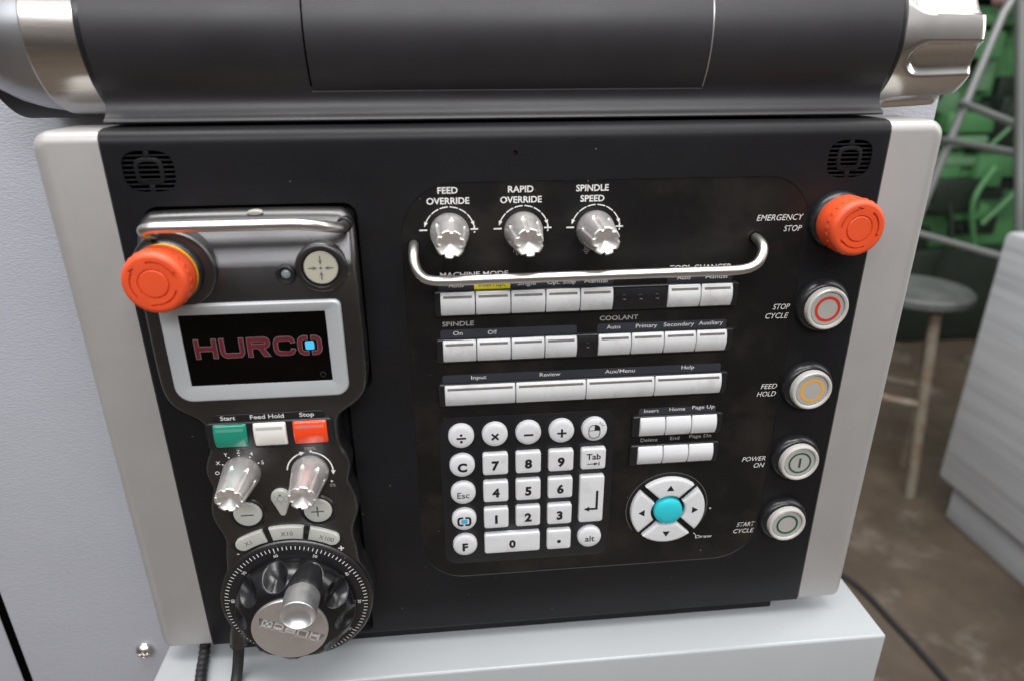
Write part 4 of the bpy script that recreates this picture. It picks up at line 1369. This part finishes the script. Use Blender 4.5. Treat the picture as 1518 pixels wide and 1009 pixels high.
legend(pd, 'white', '−', -164.8, -119.8, 4.2, align='C', bold=0.02, w=18.6)
legend(pd, 'white', '+', -106.4, -120.6, 4.6, align='C', bold=0.03, w=18.6)

# handwheel: scale ring, dimpled dial, badge and crank
hw = obj('handwheel', lathe([(45.0, 16.5), (45.0, 18.8), (44.3, 19.6), (43.2, 19.9), (0.01, 19.9)], wheel_c, 120), M['pend'], pd)
obj('scale_ring', lathe([(43.0, 19.5), (43.0, 20.3), (42.4, 20.7), (35.6, 21.3), (0.01, 21.3)], wheel_c, 120), M['gloss'], hw)
bms = []
for k in range(100):
    a = 103.0 + 3.53 * (k - 60) * -1
    a = 101.5 - 3.5 * (60 - k) * 1.0 if False else 102.0 + (k - 60) * 3.5
    if k >= 100:
        continue
    ro, ri = 42.2, 40.0 if k % 10 else 38.9
    d = Vector((cos(radians(a)), sin(radians(a))))
    n = Vector((-d.y, d.x)) * 0.24
    c = Vector(wheel_c)
    zr = lambda r: 20.7 + (42.4 - r) / 6.8 * 0.6 + 0.1
    bm = bmesh.new()
    q = [c + d * ri - n, c + d * ro - n, c + d * ro + n, c + d * ri + n]
    bm.faces.new([bm.verts.new((p.x, p.y, zr(r) + 0.0)) for p, r in zip(q, (ri, ro, ro, ri))])
    bms.append(bm)
obj('scale_ticks', merge(bms), M['white'], hw, sharp=180)
for t in range(0, 100, 10):
    a = 102.0 + (t - 60) * 3.5
    d = Vector((cos(radians(a)), sin(radians(a))))
    p = Vector(wheel_c) + d * 36.3
    legend(hw, 'white', str(t), p.x, p.y, 2.0, align='C', bold=0.015, w=21.45, rot=a - 90)

ND, PHI = 10, radians(102)
dprof = [(35.3, 20.5), (35.5, 22.5), (35.3, 25), (34.6, 28), (33.4, 31), (31.6, 33.9), (29.2, 36.4), (26.4, 38.3), (23.6, 39.5), (22.4, 39.9)]
# arc-length resample
pr = catmull([(r, h, 0) for r, h in dprof], 11)
arc = [0.0]
for p, q in zip(pr, pr[1:]):
    arc.append(arc[-1] + (q - p).length)
NT = 480
bm = bmesh.new()
rings = []
s0 = 13.2
for i, p in enumerate(pr):
    t_ = (pr[min(i + 1, len(pr) - 1)] - pr[max(i - 1, 0)]).normalized()
    nr, nh = t_.y, -t_.x                      # outward normal of the profile
    ring = []
    for j in range(NT):
        th = 2 * pi * j / NT
        x = ((th - PHI) * ND / (2 * pi) + 0.5) % 1.0 - 0.5
        lat = x * 2 * pi / ND * p.x
        dd = (lat / 7.4) ** 2 + ((arc[i] - s0) / 9.6) ** 2
        dep = 0.0
        if dd < 1:
            dep = 4.4 * (1 - dd)
        r_ = p.x - nr * dep
        ring.append((wheel_c[0] + r_ * cos(th), wheel_c[1] + r_ * sin(th), p.y - nh * dep))
    rings.append(ring)
rings.append([(wheel_c[0] + 21.0 * cos(2 * pi * j / NT), wheel_c[1] + 21.0 * sin(2 * pi * j / NT), 40.0) for j in range(NT)])
loft(bm, rings)
dial = obj('dial', bm, M['dialblack'], hw, sharp=60)
BC = (-136.2, -155.3)
bd = obj('badge', lathe([(21.2, 39.6), (21.7, 40.2), (21.7, 41.6), (21.2, 42.0), (0.01, 42.0)], BC, 80), M['badge'], hw)
ba = radians(155)
bx, by = Vector((cos(ba), sin(ba))), Vector((-sin(ba), cos(ba)))
bo = Vector(BC) + Vector((0.6, -0.6))


def bpt(x, y):
    q = bo + bx * x + by * y
    return (q.x, q.y)


band = [bpt(-19.6, -3.2), bpt(19.6, -3.2), bpt(17.5, 3.2), bpt(-17.5, 3.2)]
ar = sum(band[j - 1][0] * band[j][1] - band[j][0] * band[j - 1][1] for j in range(4))
if ar < 0:
    band = band[::-1]
cut(bd, [slab(band, 41.0, 44)])
obj('badge_band', fill([band], 41.06), M['badgeband'], hw, sharp=180)
bms = []
WB = 34.0 / 6.64
for x0, loops in wide_letters(0.22):
    for k, l in enumerate(loops):
        pts = [bpt(-17.0 + (x0 + p[0]) * WB, -2.4 + p[1] * 4.8) for p in l]
        bms.append(fill([pts], 40.95, h=0.75 + 0.01 * k))
for l in emblem_halves((0, 0), 2.6, 2.1, 0.8, 0.9):
    bms.append(fill([[bpt(14.0 + p[0], p[1]) for p in l]], 40.95, h=0.95))
bms.append(fill([[bpt(14.0 + p[0], p[1]) for p in rrect(-0.8, 0.8, -0.75, 0.75, 0.3, 3)]], 40.95, h=0.95))
obj('badge_lettering', merge(bms), M['badgeletter'], hw, sharp=30)
CR = (-126.2, -131.6)
obj('crank_socket', lathe([(10.6, 26), (10.2, 36), (9.6, 40.6), (9.2, 41.2), (0.01, 41.2)], CR, 40), M['gloss'], hw)
obj('crank_handle', lathe([(9.4, 41.3), (9.9, 41.9), (9.9, 56.4), (9.6, 56.8), (9.0, 56.8), (8.7, 56.3), (6.5, 54.3), (4.0, 53.0), (2.0, 52.5), (0.01, 52.4)], CR, 72), M['alu'], hw, sharp=32)

# cable boss at the foot of the pendant
obj('cable_boss', tube(catmull([(-173, -172, 12), (-177, -184, 12), (-178.5, -193, 12)], 5), 5.4, 20), M['pend'], pd)
obj('strain_relief', merge([lathe([(4.2, 0), (5.6, 0.6), (5.6, 2.2), (4.2, 2.8)], (0, 0), 20) for _ in range(1)]), M['rubber'], pd, loc=(0, 0, 0)) if False else None
top(obj('pendant_cable', tube(catmull([(-178.3, -190, 12), (-179.5, -200, 13), (-181, -212, 18), (-183, -226, 30), (-185, -250, 38), (-187, -330, 42), (-188, -415, 42)], 8), 3.4, 16, radii=None), M['rubber'], None),
    'black cable hanging from the foot of the docked pendant', 'cable')
rad = []
pth = catmull([(-210, -204.6, -14), (-209, -209, -11), (-207.6, -212.4, -3), (-206, -214.0, 8), (-204, -214.6, 18), (-202.6, -216.6, 26), (-201.6, -224, 32), (-201, -300, 36)], 10)
for i, p in enumerate(pth):
    rad.append(3.2 + (0.35 if (i < 44 and (i // 2) % 2 == 0) else 0.0) if i < 44 else 2.9)
top(obj('console_cable', tube(pth, 3.3, 16, radii=rad), M['rubber'], None), 'black cable with a ribbed sleeve coming out under the left silver trim', 'cable')
